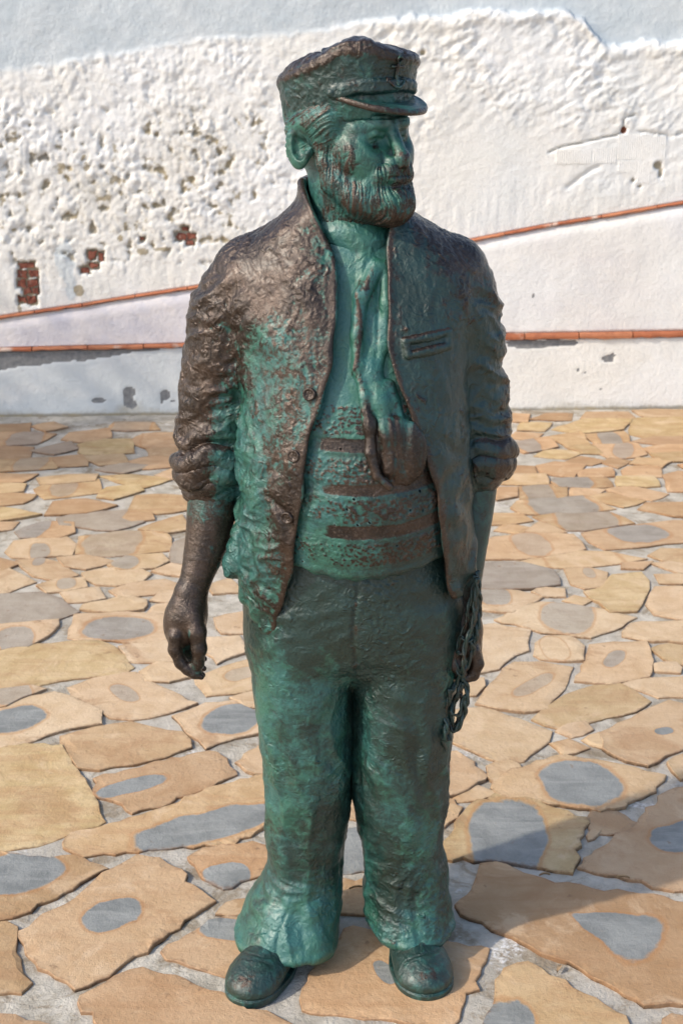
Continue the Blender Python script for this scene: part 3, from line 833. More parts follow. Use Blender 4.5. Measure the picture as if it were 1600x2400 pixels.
# ---- shoes
def shoe(name, heel, toe, wid):
    heel = np.array(heel); toe = np.array(toe)
    dv = toe - heel; Ln = np.linalg.norm(dv); dv /= Ln; sd = np.array((-dv[1], dv[0]))
    def loc(P):
        q = P[:, :2] - heel.astype(np.float32)
        return np.stack([q @ sd.astype(np.float32), q @ dv.astype(np.float32), P[:, 2]], 1)
    def f(P):
        l = loc(P)
        t = l[:, 1] / Ln
        d = ell(l, (0, Ln - 0.060, 0.020), (wid * 0.5, 0.060, 0.036))
        d = smin(d, ell(l, (0, Ln - 0.105, 0.030), (wid * 0.47, 0.075, 0.036)), 0.02)
        d = smin(d, ell(l, (0, Ln * 0.40, 0.040), (wid * 0.42, 0.09, 0.046)), 0.02)
        d = smin(d, ell(l, (0, 0.045, 0.040), (wid * 0.36, 0.05, 0.055)), 0.02)
        w = wid * (0.50 - 0.16 * smooth(0.65, 0.35, t) + 0.02 * smooth(0.3, 0.05, t))
        out = np.sqrt((l[:, 0] / w) ** 2 + 1e-9)
        so = np.sqrt((l[:, 0] / (w + 0.002)) ** 2 + (np.maximum(np.abs(t - 0.5) - 0.28, 0) / 0.232) ** 2)
        so = (so - 1) * wid * 0.42
        sole = np.maximum(so, np.maximum(l[:, 2] - 0.0115, -0.004 - l[:, 2])).astype(np.float32)
        d = smax(d, (0.013 - l[:, 2]).astype(np.float32), 0.003)
        d = np.minimum(d, sole)
        return d.astype(np.float32)
    lo = np.minimum(heel, toe) - 0.09; hi = np.maximum(heel, toe) + 0.09
    V, Q = mesh_field(f, (lo[0], lo[1], -0.012), (hi[0], hi[1], 0.125), 0.0022)
    N = normals(V, Q)
    l = loc(V)
    cre = ridged(np.stack([l[:, 0] * 12, l[:, 1] * 75 + 2 * noise(V * 30, 171), l[:, 2] * 14], 1), 2, 170)
    up = smooth(0.014, 0.03, V[:, 2])
    ct = smooth(Ln - 0.045, Ln - 0.06, l[:, 1])
    V = V + N * (up * (0.0018 * cre * (0.35 + 0.65 * ct) + 0.0007 * fbm(V * 60, 3, 172)))[:, None]
    tp = 0.75 * np.exp(-((l[:, 1] - (Ln - 0.018)) / 0.010) ** 2 - (l[:, 0] / 0.030) ** 2) * smooth(0.022, 0.034, V[:, 2])
    pat = 0.90 - cre * 0.22 - tp * 0.70 + 0.2 * fbm(V * 25, 3, 173)
    edge = np.exp(-((V[:, 2] - 0.010) / 0.004) ** 2)
    pale = 0.10 + 0.30 * cre + edge * 0.1
    return part(name, V, Q, pat, np.clip(cre * 0.5 + edge * 0.3, 0, 1) * 0.7, pale)
shoe('shoe', (-0.065, 0.045), (-0.208, -0.222), 0.112)
shoe('shoe', (0.118, 0.075), (0.183, -0.208), 0.118)

# ---- seaman's cap, turned with the head
CAPR = [(0.030, 0, -0.004, 0.093, 0.109), (0.055, 0, -0.003, 0.100, 0.1165), (0.095, 0, -0.002, 0.1065, 0.1215), (0.118, 0, -0.001, 0.109, 0.1255), (0.132, 0, 0.000, 0.1125, 0.129), (0.140, 0, 0, 0.111, 0.128), (0.150, 0, 0, 0.104, 0.120), (0.157, 0, -0.004, 0.086, 0.098), (0.162, 0, -0.006, 0.055, 0.06), (0.164, 0, -0.006, 0.02, 0.024)]
def cap_lean(L):
    L = L.copy()
    # tilted: band sits higher over the brow, lower at the nape
    L[:, 2] = L[:, 2] - 0.17 * L[:, 1] + 0.006 + 0.05 * L[:, 0] * 0
    k = smooth(0.09, 0.14, L[:, 2])
    an = np.arctan2(L[:, 0], L[:, 1])
    xw = 0.707 * (L[:, 0] + L[:, 1])
    L[:, 2] = L[:, 2] + smooth(0.06, 0.14, L[:, 2]) * (1.45 * xw ** 2 - 0.05 * xw - 0.002)
    L[:, 2] = L[:, 2] + k * (0.004 + 0.17 * L[:, 1] * 0.30 + 0.03 * L[:, 0] + 0.0035 * np.sin(an * 3 + 0.6) + 0.003 * np.sin(an * 5 + 2) )
    return L
def cap_field(P):
    L0 = to_head(P)
    L = cap_lean(L0)
    d = loft(L, CAPR, 2.05, 0.006)
    d = smax(d, -ell(L0, (0, -0.008, 0.02), (0.083, 0.103, 0.107)), 0.003)
    # strap with an end knob at each temple
    an = np.arctan2(L[:, 0], L[:, 1])
    q = np.sqrt((L[:, 0] / 0.1035) ** 2 + (L[:, 1] / 0.1190) ** 2)
    ring = np.sqrt(((q - 1) * 0.105) ** 2 + np.maximum(np.abs(L[:, 2] - 0.0785) - 0.0055, 0) ** 2) - 0.0048
    ring = np.maximum(ring, (np.abs(an) - 1.05) * 0.1).astype(np.float32)
    d = smin(d, ring, 0.004)
    La = L.copy(); La[:, 0] = np.abs(La[:, 0])
    d = smin(d, ball(La, (0.0935, 0.053, 0.0775), 0.0072), 0.002)
    return d
V, Q = mesh_field(cap_field, (-0.15, -0.16, 1.65), (0.17, 0.16, 1.86), 0.0021)
N = normals(V, Q)
L = cap_lean(to_head(V))
wv = to_head(V)
tx = ridged(np.stack([np.arctan2(wv[:, 0], wv[:, 1]) * 6 + 1.5 * noise(wv * 20, 181), wv[:, 1] * 4, L[:, 2] * 60], 1), 3, 180)
lump = fbm(wv * 26, 3, 182)
crown = smooth(0.10, 0.13, L[:, 2]); topf = smooth(0.3, 0.8, N[:, 2]) * crown
V = V + N * (0.0024 * tx + 0.0032 * lump + topf * 0.005 * fbm(wv * 22, 2, 183))[:, None]
rim = np.exp(-((L[:, 2] - 0.136) / 0.010) ** 2)
pat = 0.80 - tx * 0.24 - rim * 0.70 - topf * 0.55 + 0.2 * lump
pale = 0.22 + 0.3 * lump + 0.3 * smooth(0.08, 0.05, L[:, 2])
cap_o = part('cap', V, Q, pat, np.clip(-tx, 0, 1) * 0.7, pale, rough=0.5)

def visor_field(P):
    L = to_head(P)
    q = np.sqrt((L[:, 0] / 0.092) ** 2 + ((L[:, 1] - 0.045) / 0.112) ** 2)
    d_out = (q - 1) * 0.092
    t = np.maximum(L[:, 1] - 0.055, 0)
    zc = 0.0790 - 0.30 * t - 0.5 * L[:, 0] ** 2
    rimw = np.exp(-((q - 0.97) / 0.03) ** 2) * 0.0018
    sl = np.abs(L[:, 2] - zc) - 0.0032 - rimw
    d = smax(d_out.astype(np.float32), sl.astype(np.float32) * 0.93, 0.004)
    inn = np.sqrt((L[:, 0] / 0.088) ** 2 + (L[:, 1] / 0.104) ** 2)
    d = smax(d, ((1 - inn) * 0.088).astype(np.float32), 0.002)
    return smax(d, (0.045 - L[:, 1]).astype(np.float32), 0.003)
V, Q = mesh_field(visor_field, (-0.10, -0.20, 1.66), (0.20, 0.10, 1.77), 0.0019)
N = normals(V, Q)
wv = to_head(V)
tx = ridged(np.stack([wv[:, 0] * 14, wv[:, 1] * 60 + 6 * wv[:, 0] ** 2 * 100, wv[:, 2] * 20], 1), 2, 190)
V = V + N * (0.0011 * tx + 0.0008 * fbm(V * 60, 2, 191))[:, None]
q = np.sqrt((wv[:, 0] / 0.092) ** 2 + ((wv[:, 1] - 0.045) / 0.112) ** 2)
pat = 0.82 - 0.2 * tx - smooth(0.94, 1.0, q) * 0.5
visor = part('visor', V, Q, pat, np.clip(-tx, 0, 1) * 0.6, np.full(len(V), 0.45), cap_o)

# anchor badge on the front of the cap
def anchor():
    Va, Qa = [], []
    def add(pts, r):
        v, q = tube(pts, r, 8); o = len(Va)
        Va.extend(v); Qa.extend([tuple(i + o for i in f_) for f_ in q])
    hit = []
    def pt(a_, c_):
        bs = np.linspace(0.09, 0.17, 200)
        dd = cap_field(from_head(np.stack([np.full(200, a_ - 0.010), bs, np.full(200, c_)], 1)).astype(np.float32))
        i = int(np.argmax(dd > 0))
        return from_head((a_ - 0.010, bs[i] + 0.0022, c_))
    add(resample([pt(0, 0.128), pt(0, 0.110), pt(0, 0.090)], 8), 0.0030)
    add([pt(0.0048 * math.cos(t), 0.1325 + 0.0048 * math.sin(t)) for t in np.linspace(0, 6.28, 13)], 0.0019)
    add([pt(-0.013, 0.1215), pt(0, 0.122), pt(0.013, 0.1215)], 0.0024)
    add(resample([pt(-0.019, 0.104), pt(-0.012, 0.094), pt(0, 0.0885), pt(0.012, 0.094), pt(0.019, 0.104)], 15), np.interp(np.linspace(0, 1, 15), (0, .25, .5, .75, 1), (0.0014, 0.0028, 0.0034, 0.0028, 0.0014)))
    for s in (-1, 1):
        add([pt(s * 0.011, 0.102), pt(s * 0.0185, 0.1035), pt(s * 0.0215, 0.0965)], [0.001, 0.0026, 0.001])
    me = bpy.data.meshes.new('anchor_badge'); me.from_pydata([tuple(map(float, v)) for v in Va], [], Qa); me.update()
    me.polygons.foreach_set('use_smooth', np.full(len(me.polygons), True, bool))
    for n, v in (('pat', 0.42), ('cav', 0.0), ('pale', 0.4)):
        at_ = me.attributes.new(n, 'FLOAT', 'POINT'); at_.data.foreach_set('value', np.full(len(Va), v, np.float32))
    return link('anchor_badge', me, cap_o, BRONZE)
anchor()
STONES = [
('y',[(-1.008,0.784),(-0.873,0.831),(-0.778,0.826),(-0.724,0.712),(-0.650,0.581),(-0.602,0.447),(-0.656,0.408),(-0.743,0.358),(-0.820,0.333),(-0.882,0.309)],None),
('o',[(-0.638,0.653),(-0.591,0.673),(-0.354,0.789),(-0.320,0.753),(-0.294,0.677),(-0.349,0.624),(-0.445,0.554),(-0.499,0.526),(-0.519,0.495),(-0.572,0.558),(-0.628,0.586)],(-0.547,0.616,0.097,0.035,0.51)),
('o',[(-0.665,0.362),(-0.657,0.391),(-0.544,0.438),(-0.474,0.481),(-0.341,0.596),(-0.198,0.673),(-0.148,0.692),(-0.145,0.495),(-0.234,0.395),(-0.305,0.354),(-0.410,0.350),(-0.490,0.329),(-0.614,0.309),(-0.637,0.333)],(-0.330,0.429,0.185,0.066,0.47)),
('d',[(-0.884,0.317),(-0.824,0.313),(-0.718,0.285),(-0.614,0.285),(-0.597,0.266),(-0.550,0.254),(-0.610,0.194),(-0.689,0.114),(-0.730,0.069),(-0.816,0.058)],(-0.759,0.227,0.103,0.076,0.39)),
('o',[(-0.692,0.015),(-0.649,0.065),(-0.589,0.128),(-0.545,0.224),(-0.475,0.289),(-0.433,0.278),(-0.378,0.231),(-0.349,0.171),(-0.316,0.146),(-0.290,0.124),(-0.334,0.075),(-0.396,-0.005),(-0.474,-0.106),(-0.527,-0.161),(-0.541,-0.169),(-0.584,-0.131),(-0.665,-0.050)],(-0.506,0.065,0.069,0.049,0.71)),
('d',[(-0.808,0.031),(-0.736,0.041),(-0.712,-0.009),(-0.679,-0.103),(-0.650,-0.163),(-0.651,-0.184),(-0.699,-0.178),(-0.751,-0.187)],None),
('o',[(-0.358,0.293),(-0.303,0.333),(-0.213,0.354),(-0.165,0.325),(-0.161,0.239),(-0.213,0.216),(-0.276,0.179),(-0.295,0.201),(-0.326,0.247)],(-0.266,0.220,0.055,0.045,0.35)),
('o',[(-0.377,-0.054),(-0.326,-0.002),(-0.290,0.051),(-0.207,0.069),(-0.165,0.072),(-0.140,-0.009),(-0.156,-0.103),(-0.229,-0.131),(-0.316,-0.094),(-0.367,-0.072)],(-0.245,0.018,0.064,0.037,-0.20)),
('d',[(-0.271,0.075),(-0.228,0.128),(-0.190,0.139),(-0.158,0.100),(-0.225,0.079)],None),
('o',[(-0.521,-0.193),(-0.460,-0.140),(-0.410,-0.110),(-0.371,-0.134),(-0.309,-0.163),(-0.231,-0.204),(-0.190,-0.249),(-0.148,-0.249),(-0.086,-0.298),(-0.084,-0.381),(-0.411,-0.381),(-0.457,-0.303),(-0.483,-0.238),(-0.510,-0.232)],None),
('d',[(-0.733,-0.254),(-0.675,-0.257),(-0.596,-0.276),(-0.542,-0.303),(-0.526,-0.381),(-0.699,-0.381)],None),
('o',[(-0.273,0.743),(-0.217,0.831),(-0.154,0.847),(-0.148,0.702),(-0.229,0.692)],None),
('o',[(-0.075,-0.200),(-0.056,-0.130),(-0.019,-0.077),(0.004,-0.004),(0.032,0.028),(0.060,0.015),(0.136,-0.047),(0.227,-0.023),(0.309,-0.047),(0.276,-0.124),(0.230,-0.230),(0.208,-0.278),(0.126,-0.267),(0.076,-0.252),(-0.010,-0.241),(-0.076,-0.230)],(0.089,-0.124,0.038,0.019,-1.14)),
('o',[(-0.025,0.204),(0.064,0.218),(0.061,0.086),(-0.024,0.080)],None),
('s',[(-0.040,0.410),(0.086,0.426),(0.077,0.240),(-0.029,0.229)],None),
('o',[(0.235,0.806),(0.310,0.787),(0.348,0.740),(0.341,0.712),(0.379,0.671),(0.313,0.605),(0.261,0.579),(0.212,0.579)],(0.261,0.703,0.028,0.049,0.00)),
('o',[(0.362,1.040),(0.406,1.050),(0.507,0.980),(0.584,0.902),(0.563,0.856),(0.478,0.756),(0.442,0.752),(0.405,0.774),(0.328,0.856),(0.293,0.884),(0.273,0.980)],None),
('o',[(0.401,0.712),(0.466,0.744),(0.471,0.712),(0.428,0.662),(0.408,0.644),(0.396,0.667)],None),
('o',[(0.412,0.640),(0.489,0.703),(0.596,0.763),(0.678,0.749),(0.735,0.726),(0.785,0.698),(0.843,0.667),(0.784,0.588),(0.708,0.525),(0.648,0.508),(0.556,0.537),(0.489,0.566),(0.410,0.583),(0.404,0.614)],(0.625,0.629,0.103,0.113,0.04)),
('o',[(0.290,0.571),(0.355,0.622),(0.401,0.583),(0.345,0.562),(0.291,0.558)],None),
('o',[(0.218,0.537),(0.259,0.545),(0.296,0.516),(0.242,0.432),(0.201,0.401)],None),
('y',[(0.231,0.300),(0.277,0.385),(0.301,0.464),(0.323,0.512),(0.405,0.575),(0.477,0.550),(0.536,0.496),(0.601,0.464),(0.568,0.370),(0.528,0.232),(0.471,0.260),(0.409,0.282),(0.336,0.292)],(0.404,0.382,0.093,0.155,-0.13)),
('o',[(0.636,0.492),(0.693,0.492),(0.730,0.448),(0.672,0.408),(0.601,0.378),(0.621,0.432)],None),
('d',[(0.561,0.246),(0.632,0.333),(0.725,0.416),(0.854,0.596),(0.958,0.649),(0.991,0.605),(0.876,0.184),(0.782,0.174),(0.711,0.181),(0.667,0.218),(0.618,0.236)],(0.842,0.385,0.097,0.059,0.51)),
('d',[(0.262,0.105),(0.311,0.164),(0.337,0.267),(0.362,0.267),(0.440,0.211),(0.516,0.181),(0.598,0.151),(0.679,0.141),(0.748,0.118),(0.844,0.067),(0.777,-0.176),(0.683,-0.213),(0.605,-0.218),(0.566,-0.171),(0.505,-0.111),(0.457,-0.071),(0.407,-0.033),(0.374,0.002),(0.332,0.030),(0.268,0.079)],(0.592,0.017,0.098,0.066,-0.57,0.75)),
('o',[(0.325,-0.165),(0.350,-0.105),(0.392,-0.091),(0.428,-0.138),(0.469,-0.176),(0.519,-0.228),(0.559,-0.259),(0.559,-0.289),(0.537,-0.351),(0.280,-0.351),(0.288,-0.274),(0.321,-0.197)],(0.319,-0.279,0.061,0.071,-0.32)),
('d',[(0.643,-0.264),(0.676,-0.259),(0.715,-0.279),(0.696,-0.351),(0.620,-0.351)],None),
('o',[(0.887,0.740),(0.944,0.777),(0.989,0.768),(0.962,0.667),(0.896,0.658)],None),
('o',[(0.335,1.232),(0.379,1.232),(0.435,1.238),(0.421,1.199),(0.381,1.145),(0.327,1.134)],None),
('o',[(0.399,1.076),(0.465,1.199),(0.518,1.312),(0.555,1.359),(0.626,1.359),(0.713,1.324),(0.673,1.232),(0.582,1.050),(0.524,1.045),(0.451,1.066)],(0.582,1.205,0.102,0.028,0.87)),
('y',[(0.556,0.985),(0.682,1.134),(0.774,1.188),(0.841,1.205),(0.896,1.092),(0.843,1.045),(0.714,0.990),(0.613,0.941)],None),
('o',[(0.614,0.922),(0.647,0.951),(0.701,0.970),(0.704,0.931),(0.633,0.893)],None),
('o',[(0.587,0.846),(0.638,0.869),(0.671,0.823),(0.599,0.792)],None),
('o',[(0.678,0.874),(0.726,0.904),(0.740,0.856),(0.723,0.823)],None),
('o',[(0.731,0.904),(0.802,0.960),(0.906,1.050),(0.975,1.102),(1.058,1.050),(1.015,0.884),(0.906,0.810),(0.813,0.730),(0.776,0.765),(0.729,0.823),(0.747,0.856)],(0.909,0.914,0.029,0.021,0.43)),
('o',[(0.630,1.419),(0.647,1.506),(0.685,1.544),(0.749,1.544),(0.770,1.481),(0.748,1.383),(0.682,1.389),(0.628,1.407)],(0.683,1.459,0.043,0.089,0.00)),
('o',[(0.720,1.232),(0.782,1.371),(0.817,1.481),(0.989,1.519),(0.964,1.371),(0.936,1.266),(0.806,1.227)],(0.861,1.385,0.067,0.026,1.05)),
('o',[(0.531,1.697),(0.656,1.803),(0.706,1.839),(0.805,1.817),(0.888,1.774),(0.984,1.711),(0.881,1.623),(0.807,1.570),(0.732,1.603),(0.624,1.650)],(0.768,1.725,0.087,0.133,-0.21)),
('o',[(0.405,1.636),(0.514,1.643),(0.618,1.603),(0.584,1.506),(0.583,1.456),(0.531,1.419),(0.469,1.324),(0.416,1.300),(0.366,1.312)],None),
('o',[(0.431,1.876),(0.502,1.951),(0.582,1.989),(0.697,1.890),(0.613,1.817),(0.578,1.767),(0.481,1.803),(0.418,1.788)],(0.538,1.908,0.057,0.088,0.00)),
('o',[(0.693,1.943),(0.714,1.974),(0.798,1.951),(0.785,1.905),(0.701,1.920)],None),
('o',[(0.785,1.868),(0.830,1.898),(0.871,1.868),(0.826,1.839)],None),
('y',[(0.884,1.943),(0.933,1.958),(1.016,2.108),(1.105,2.133),(1.081,1.966),(0.989,1.774),(0.919,1.760),(0.921,1.861),(0.886,1.890)],None),
('o',[(0.845,2.166),(0.924,2.166),(0.971,2.125),(0.923,1.997),(0.868,1.982),(0.846,2.028)],(0.912,2.117,0.021,0.051,0.00)),
('o',[(1.080,1.832),(1.144,1.989),(1.225,1.982),(1.297,1.966),(1.228,1.704),(1.154,1.718),(1.070,1.760)],None),
('o',[(0.930,1.557),(0.985,1.650),(1.055,1.670),(1.221,1.677),(1.180,1.519),(1.109,1.531),(0.975,1.551)],None),
('y',[(1.009,1.468),(1.065,1.481),(1.141,1.468),(1.104,1.324),(1.039,1.371)],None),
('o',[(0.982,1.347),(1.045,1.353),(1.034,1.295),(0.974,1.312)],None),
('o',[(0.862,1.210),(0.959,1.243),(1.114,1.266),(1.086,1.155),(0.937,1.145),(0.910,1.177)],None),
('s',[(0.465,2.191),(0.578,2.216),(0.687,2.208),(0.775,2.141),(0.773,2.013),(0.658,1.989),(0.511,1.982),(0.436,1.997)],None),
('o',[(1.154,2.108),(1.246,2.092),(1.327,2.084),(1.313,2.028),(1.145,2.044)],None),
('o',[(1.178,2.242),(1.241,2.225),(1.351,2.174),(1.334,2.108),(1.246,2.141)],None),
('o',[(1.054,2.208),(1.174,2.225),(1.112,2.166),(1.038,2.191)],None),
('o',[(-0.779,0.885),(-0.689,0.925),(-0.596,0.962),(-0.542,0.931),(-0.454,0.895),(-0.422,0.825),(-0.525,0.768),(-0.651,0.707),(-0.700,0.721),(-0.748,0.825)],None),
('o',[(-1.064,1.020),(-0.999,1.063),(-0.935,1.119),(-0.858,1.148),(-0.779,1.086),(-0.701,1.020),(-0.695,0.962),(-0.786,0.941),(-0.865,0.875),(-0.938,0.816),(-1.000,0.777)],(-0.934,0.983,0.085,0.074,0.68)),
('o',[(-0.821,1.200),(-0.748,1.259),(-0.677,1.284),(-0.639,1.284),(-0.557,1.188),(-0.434,1.074),(-0.507,1.042),(-0.607,0.999),(-0.664,1.015),(-0.715,1.074),(-0.791,1.153)],(-0.648,1.151,0.067,0.030,-0.95)),
('y',[(-1.159,1.383),(-1.090,1.435),(-0.935,1.495),(-0.793,1.522),(-0.738,1.462),(-0.655,1.320),(-0.679,1.296),(-0.834,1.265),(-0.953,1.200),(-1.026,1.176),(-1.096,1.142)],None),
('d',[(-1.093,1.130),(-1.022,1.159),(-0.925,1.194),(-0.897,1.182),(-0.961,1.119),(-1.001,1.074),(-1.066,1.031)],(-0.988,1.148,0.063,0.085,0.46)),
('o',[(-0.616,1.308),(-0.569,1.364),(-0.498,1.320),(-0.481,1.259),(-0.532,1.241),(-0.593,1.259)],None),
('o',[(-0.433,1.259),(-0.357,1.320),(-0.275,1.383),(-0.242,1.200),(-0.324,1.165),(-0.395,1.148)],(-0.306,1.277,0.061,0.040,0.54)),
('o',[(-0.473,1.009),(-0.388,1.074),(-0.323,1.086),(-0.230,0.988),(-0.218,0.915),(-0.307,0.885),(-0.374,0.825),(-0.422,0.915)],(-0.310,0.988,0.079,0.093,-0.42)),
('o',[(-0.320,1.119),(-0.250,1.148),(-0.218,1.053),(-0.286,1.074)],None),
('o',[(-0.698,1.488),(-0.656,1.515),(-0.556,1.529),(-0.502,1.448),(-0.507,1.396),(-0.593,1.383),(-0.670,1.383)],None),
('o',[(-0.425,1.556),(-0.343,1.563),(-0.320,1.435),(-0.394,1.371),(-0.418,1.448)],None),
('o',[(-0.886,1.563),(-0.896,1.736),(-0.749,1.743),(-0.592,1.721),(-0.558,1.641),(-0.559,1.549),(-0.630,1.529),(-0.753,1.549)],(-0.742,1.623,0.119,0.095,-0.09)),
('s',[(-1.291,1.882),(-1.207,1.913),(-1.062,1.930),(-0.994,1.866),(-0.912,1.758),(-0.980,1.713),(-1.142,1.648),(-1.223,1.626)],None),
('o',[(-1.216,1.598),(-1.138,1.633),(-0.951,1.684),(-0.965,1.612),(-0.999,1.529),(-1.013,1.488),(-1.183,1.475)],(-1.060,1.536,0.057,0.103,0.23)),
('o',[(-0.889,1.796),(-0.860,1.834),(-0.734,1.882),(-0.691,1.858),(-0.679,1.796),(-0.839,1.781)],None),
('o',[(-0.813,1.954),(-0.741,2.012),(-0.632,2.045),(-0.574,1.978),(-0.620,1.946),(-0.787,1.905)],None),
('o',[(-0.669,1.743),(-0.640,1.819),(-0.555,1.811),(-0.541,1.743)],None),
('o',[(-0.664,1.882),(-0.625,1.938),(-0.562,1.930),(-0.552,1.842)],None),
('o',[(-0.998,1.946),(-0.867,1.978),(-0.833,1.889),(-0.957,1.866)],None),
('o',[(-1.088,2.003),(-1.018,2.045),(-0.934,2.071),(-0.914,1.995),(-1.055,1.954)],(-0.991,2.020,0.034,0.057,0.24)),
('o',[(-0.939,2.131),(-0.877,2.149),(-0.751,2.166),(-0.713,2.105),(-0.740,2.045),(-0.882,2.028)],None),
('o',[(-0.691,2.158),(-0.627,2.211),(-0.585,2.184),(-0.581,2.096)],None),
('o',[(-1.356,2.131),(-1.232,2.149),(-1.115,2.028),(-1.213,1.938),(-1.301,1.921)],None),
('o',[(-1.218,2.257),(-1.128,2.266),(-1.066,2.220),(-0.977,2.096),(-1.032,2.054),(-1.128,2.114)],(-1.139,2.242,0.023,0.044,0.00)),
('o',[(-0.465,2.012),(-0.406,2.062),(-0.346,1.938),(-0.452,1.938)],None),
('o',[(-0.413,1.713),(-0.335,1.773),(-0.305,1.598),(-0.386,1.598)],None),
('o',[(-1.275,2.356),(-1.273,2.463),(-1.080,2.493),(-1.051,2.414),(-1.044,2.309),(-1.182,2.299),(-1.250,2.309)],(-1.160,2.352,0.040,0.093,0.20)),
('o',[(-1.006,2.337),(-1.024,2.523),(-0.878,2.564),(-0.710,2.553),(-0.665,2.365),(-0.778,2.356),(-0.893,2.318)],(-0.898,2.453,0.116,0.193,-0.03)),
('o',[(-1.299,2.574),(-1.216,2.679),(-1.098,2.658),(-1.078,2.553),(-1.126,2.513),(-1.275,2.533)],(-1.244,2.611,0.061,0.134,-0.10)),
('o',[(-1.072,2.281),(-0.969,2.299),(-0.867,2.244),(-0.961,2.181),(-1.031,2.208)],None),
('o',[(-0.861,2.208),(-0.803,2.299),(-0.685,2.309),(-0.664,2.244),(-0.702,2.190),(-0.842,2.172)],(-0.812,2.226,0.052,0.073,0.27)),
('o',[(-1.391,2.262),(-1.292,2.262),(-1.218,2.199),(-1.266,2.154),(-1.353,2.119)],None),
('o',[(-1.501,2.679),(-1.392,2.668),(-1.323,2.679),(-1.336,2.616),(-1.473,2.574)],None),
('s',[(-1.154,2.722),(-1.026,2.811),(-0.906,2.833),(-0.825,2.679),(-0.920,2.605),(-1.049,2.658),(-1.145,2.679)],None),
('o',[(-1.225,2.788),(-1.214,2.948),(-1.092,2.972),(-0.966,2.890),(-1.077,2.811)],None),
('o',[(-0.813,2.595),(-0.650,2.766),(-0.624,2.595),(-0.719,2.574)],None),
('o',[(-0.892,2.744),(-0.875,2.822),(-0.799,2.799),(-0.788,2.722),(-0.864,2.701)],None),
('o',[(-0.880,2.856),(-0.874,3.020),(-0.686,3.020),(-0.653,2.856),(-0.773,2.822)],None),
('y',[(-1.530,2.788),(-1.420,2.844),(-1.259,2.777),(-1.405,2.722),(-1.501,2.679)],None),
('o',[(-1.331,3.142),(-1.293,3.218),(-1.095,3.244),(-1.061,3.093),(-1.282,3.020)],(-1.224,3.150,0.060,0.120,0.08)),
('y',[(-1.040,3.020),(-1.015,3.142),(-0.911,3.168),(-0.883,3.105),(-0.999,2.996)],None),
('y',[(-1.097,3.349),(-0.950,3.323),(-0.782,3.244),(-0.873,3.168)],None),
('o',[(-0.839,3.323),(-0.725,3.431),(-0.705,3.323),(-0.787,3.283)],None),
('o',[(-1.630,3.168),(-1.517,3.180),(-1.398,3.168),(-1.399,3.105),(-1.603,3.068)],None),
('o',[(-1.591,3.020),(-1.483,3.044),(-1.327,3.020),(-1.363,2.948),(-1.566,2.925)],None),
('o',[(-1.664,3.296),(-1.555,3.336),(-1.385,3.323),(-1.431,3.244),(-1.646,3.231)],None),
('o',[(-1.369,3.283),(-1.232,3.310),(-1.106,3.310),(-1.113,3.257),(-1.347,3.218)],None),
('o',[(-1.728,3.543),(-1.567,3.585),(-1.347,3.600),(-1.334,3.458),(-1.575,3.417),(-1.692,3.403)],(-1.454,3.523,0.074,0.149,0.00)),
('y',[(-1.267,3.839),(-1.210,3.902),(-1.054,3.902),(-1.015,3.703),(-1.220,3.673)],None),
('o',[(-1.028,3.902),(-0.990,3.998),(-0.810,4.031),(-0.767,3.809),(-0.944,3.793)],(-0.901,3.918,0.091,0.228,0.07)),
('o',[(-1.848,3.998),(-1.619,4.031),(-1.454,3.998),(-1.514,3.871),(-1.807,3.839)],(-1.571,3.934,0.087,0.156,0.00)),
('s',[(-1.489,3.717),(-1.325,3.871),(-1.295,3.763),(-1.390,3.688)],None),
('o',[(-1.375,3.950),(-1.355,4.031),(-1.190,4.097),(-1.169,3.966),(-1.305,3.902)],None),
('o',[(-1.573,4.182),(-1.503,4.233),(-1.432,4.148),(-1.493,4.097)],None),
('o',[(-1.178,4.131),(-1.177,4.233),(-0.976,4.216),(-0.946,4.131),(-1.104,4.114)],(-1.079,4.182,0.099,0.255,0.00)),
('d',[(-1.892,4.165),(-1.762,4.182),(-1.617,4.216),(-1.599,4.097),(-1.861,4.047)],None),
('o',[(-1.209,3.614),(-1.050,3.658),(-1.016,3.543),(-1.126,3.514)],None),
('s',[(-1.119,3.431),(-1.028,3.514),(-0.893,3.486),(-1.006,3.376)],None),
('d',[(-1.774,3.717),(-1.663,3.778),(-1.507,3.763),(-1.486,3.629),(-1.747,3.614)],None),
('o',[(-0.931,3.763),(-0.782,3.793),(-0.747,3.629),(-0.909,3.658)],None),
('o',[(-0.983,3.543),(-0.878,3.614),(-0.752,3.600),(-0.755,3.486),(-0.938,3.458)],None),
('o',[(-1.347,3.600),(-1.231,3.643),(-1.202,3.486),(-1.307,3.486)],None),
('o',[(0.544,2.379),(0.612,2.491),(0.757,2.532),(0.919,2.523),(0.928,2.379),(0.811,2.333),(0.670,2.287),(0.534,2.279)],(0.741,2.418,0.073,0.118,0.11)),
('o',[(0.975,2.557),(1.078,2.590),(1.197,2.641),(1.376,2.693),(1.474,2.693),(1.422,2.491),(1.247,2.458),(1.115,2.410),(1.013,2.395),(0.989,2.474)],(1.184,2.557,0.119,0.104,0.35)),
('o',[(0.812,2.764),(0.920,2.782),(1.116,2.791),(1.178,2.676),(1.042,2.641),(0.905,2.615),(0.863,2.676)],(1.008,2.711,0.123,0.230,0.02)),
('o',[(0.732,2.874),(0.765,2.949),(0.901,2.968),(1.054,3.007),(1.136,2.864),(0.975,2.827),(0.737,2.818)],(0.940,2.907,0.142,0.189,0.23)),
('o',[(1.088,3.026),(1.169,3.066),(1.286,2.949),(1.186,2.902),(1.126,2.968)],None),
('o',[(1.171,3.126),(1.280,3.156),(1.411,3.046),(1.327,2.997),(1.237,3.036)],None),
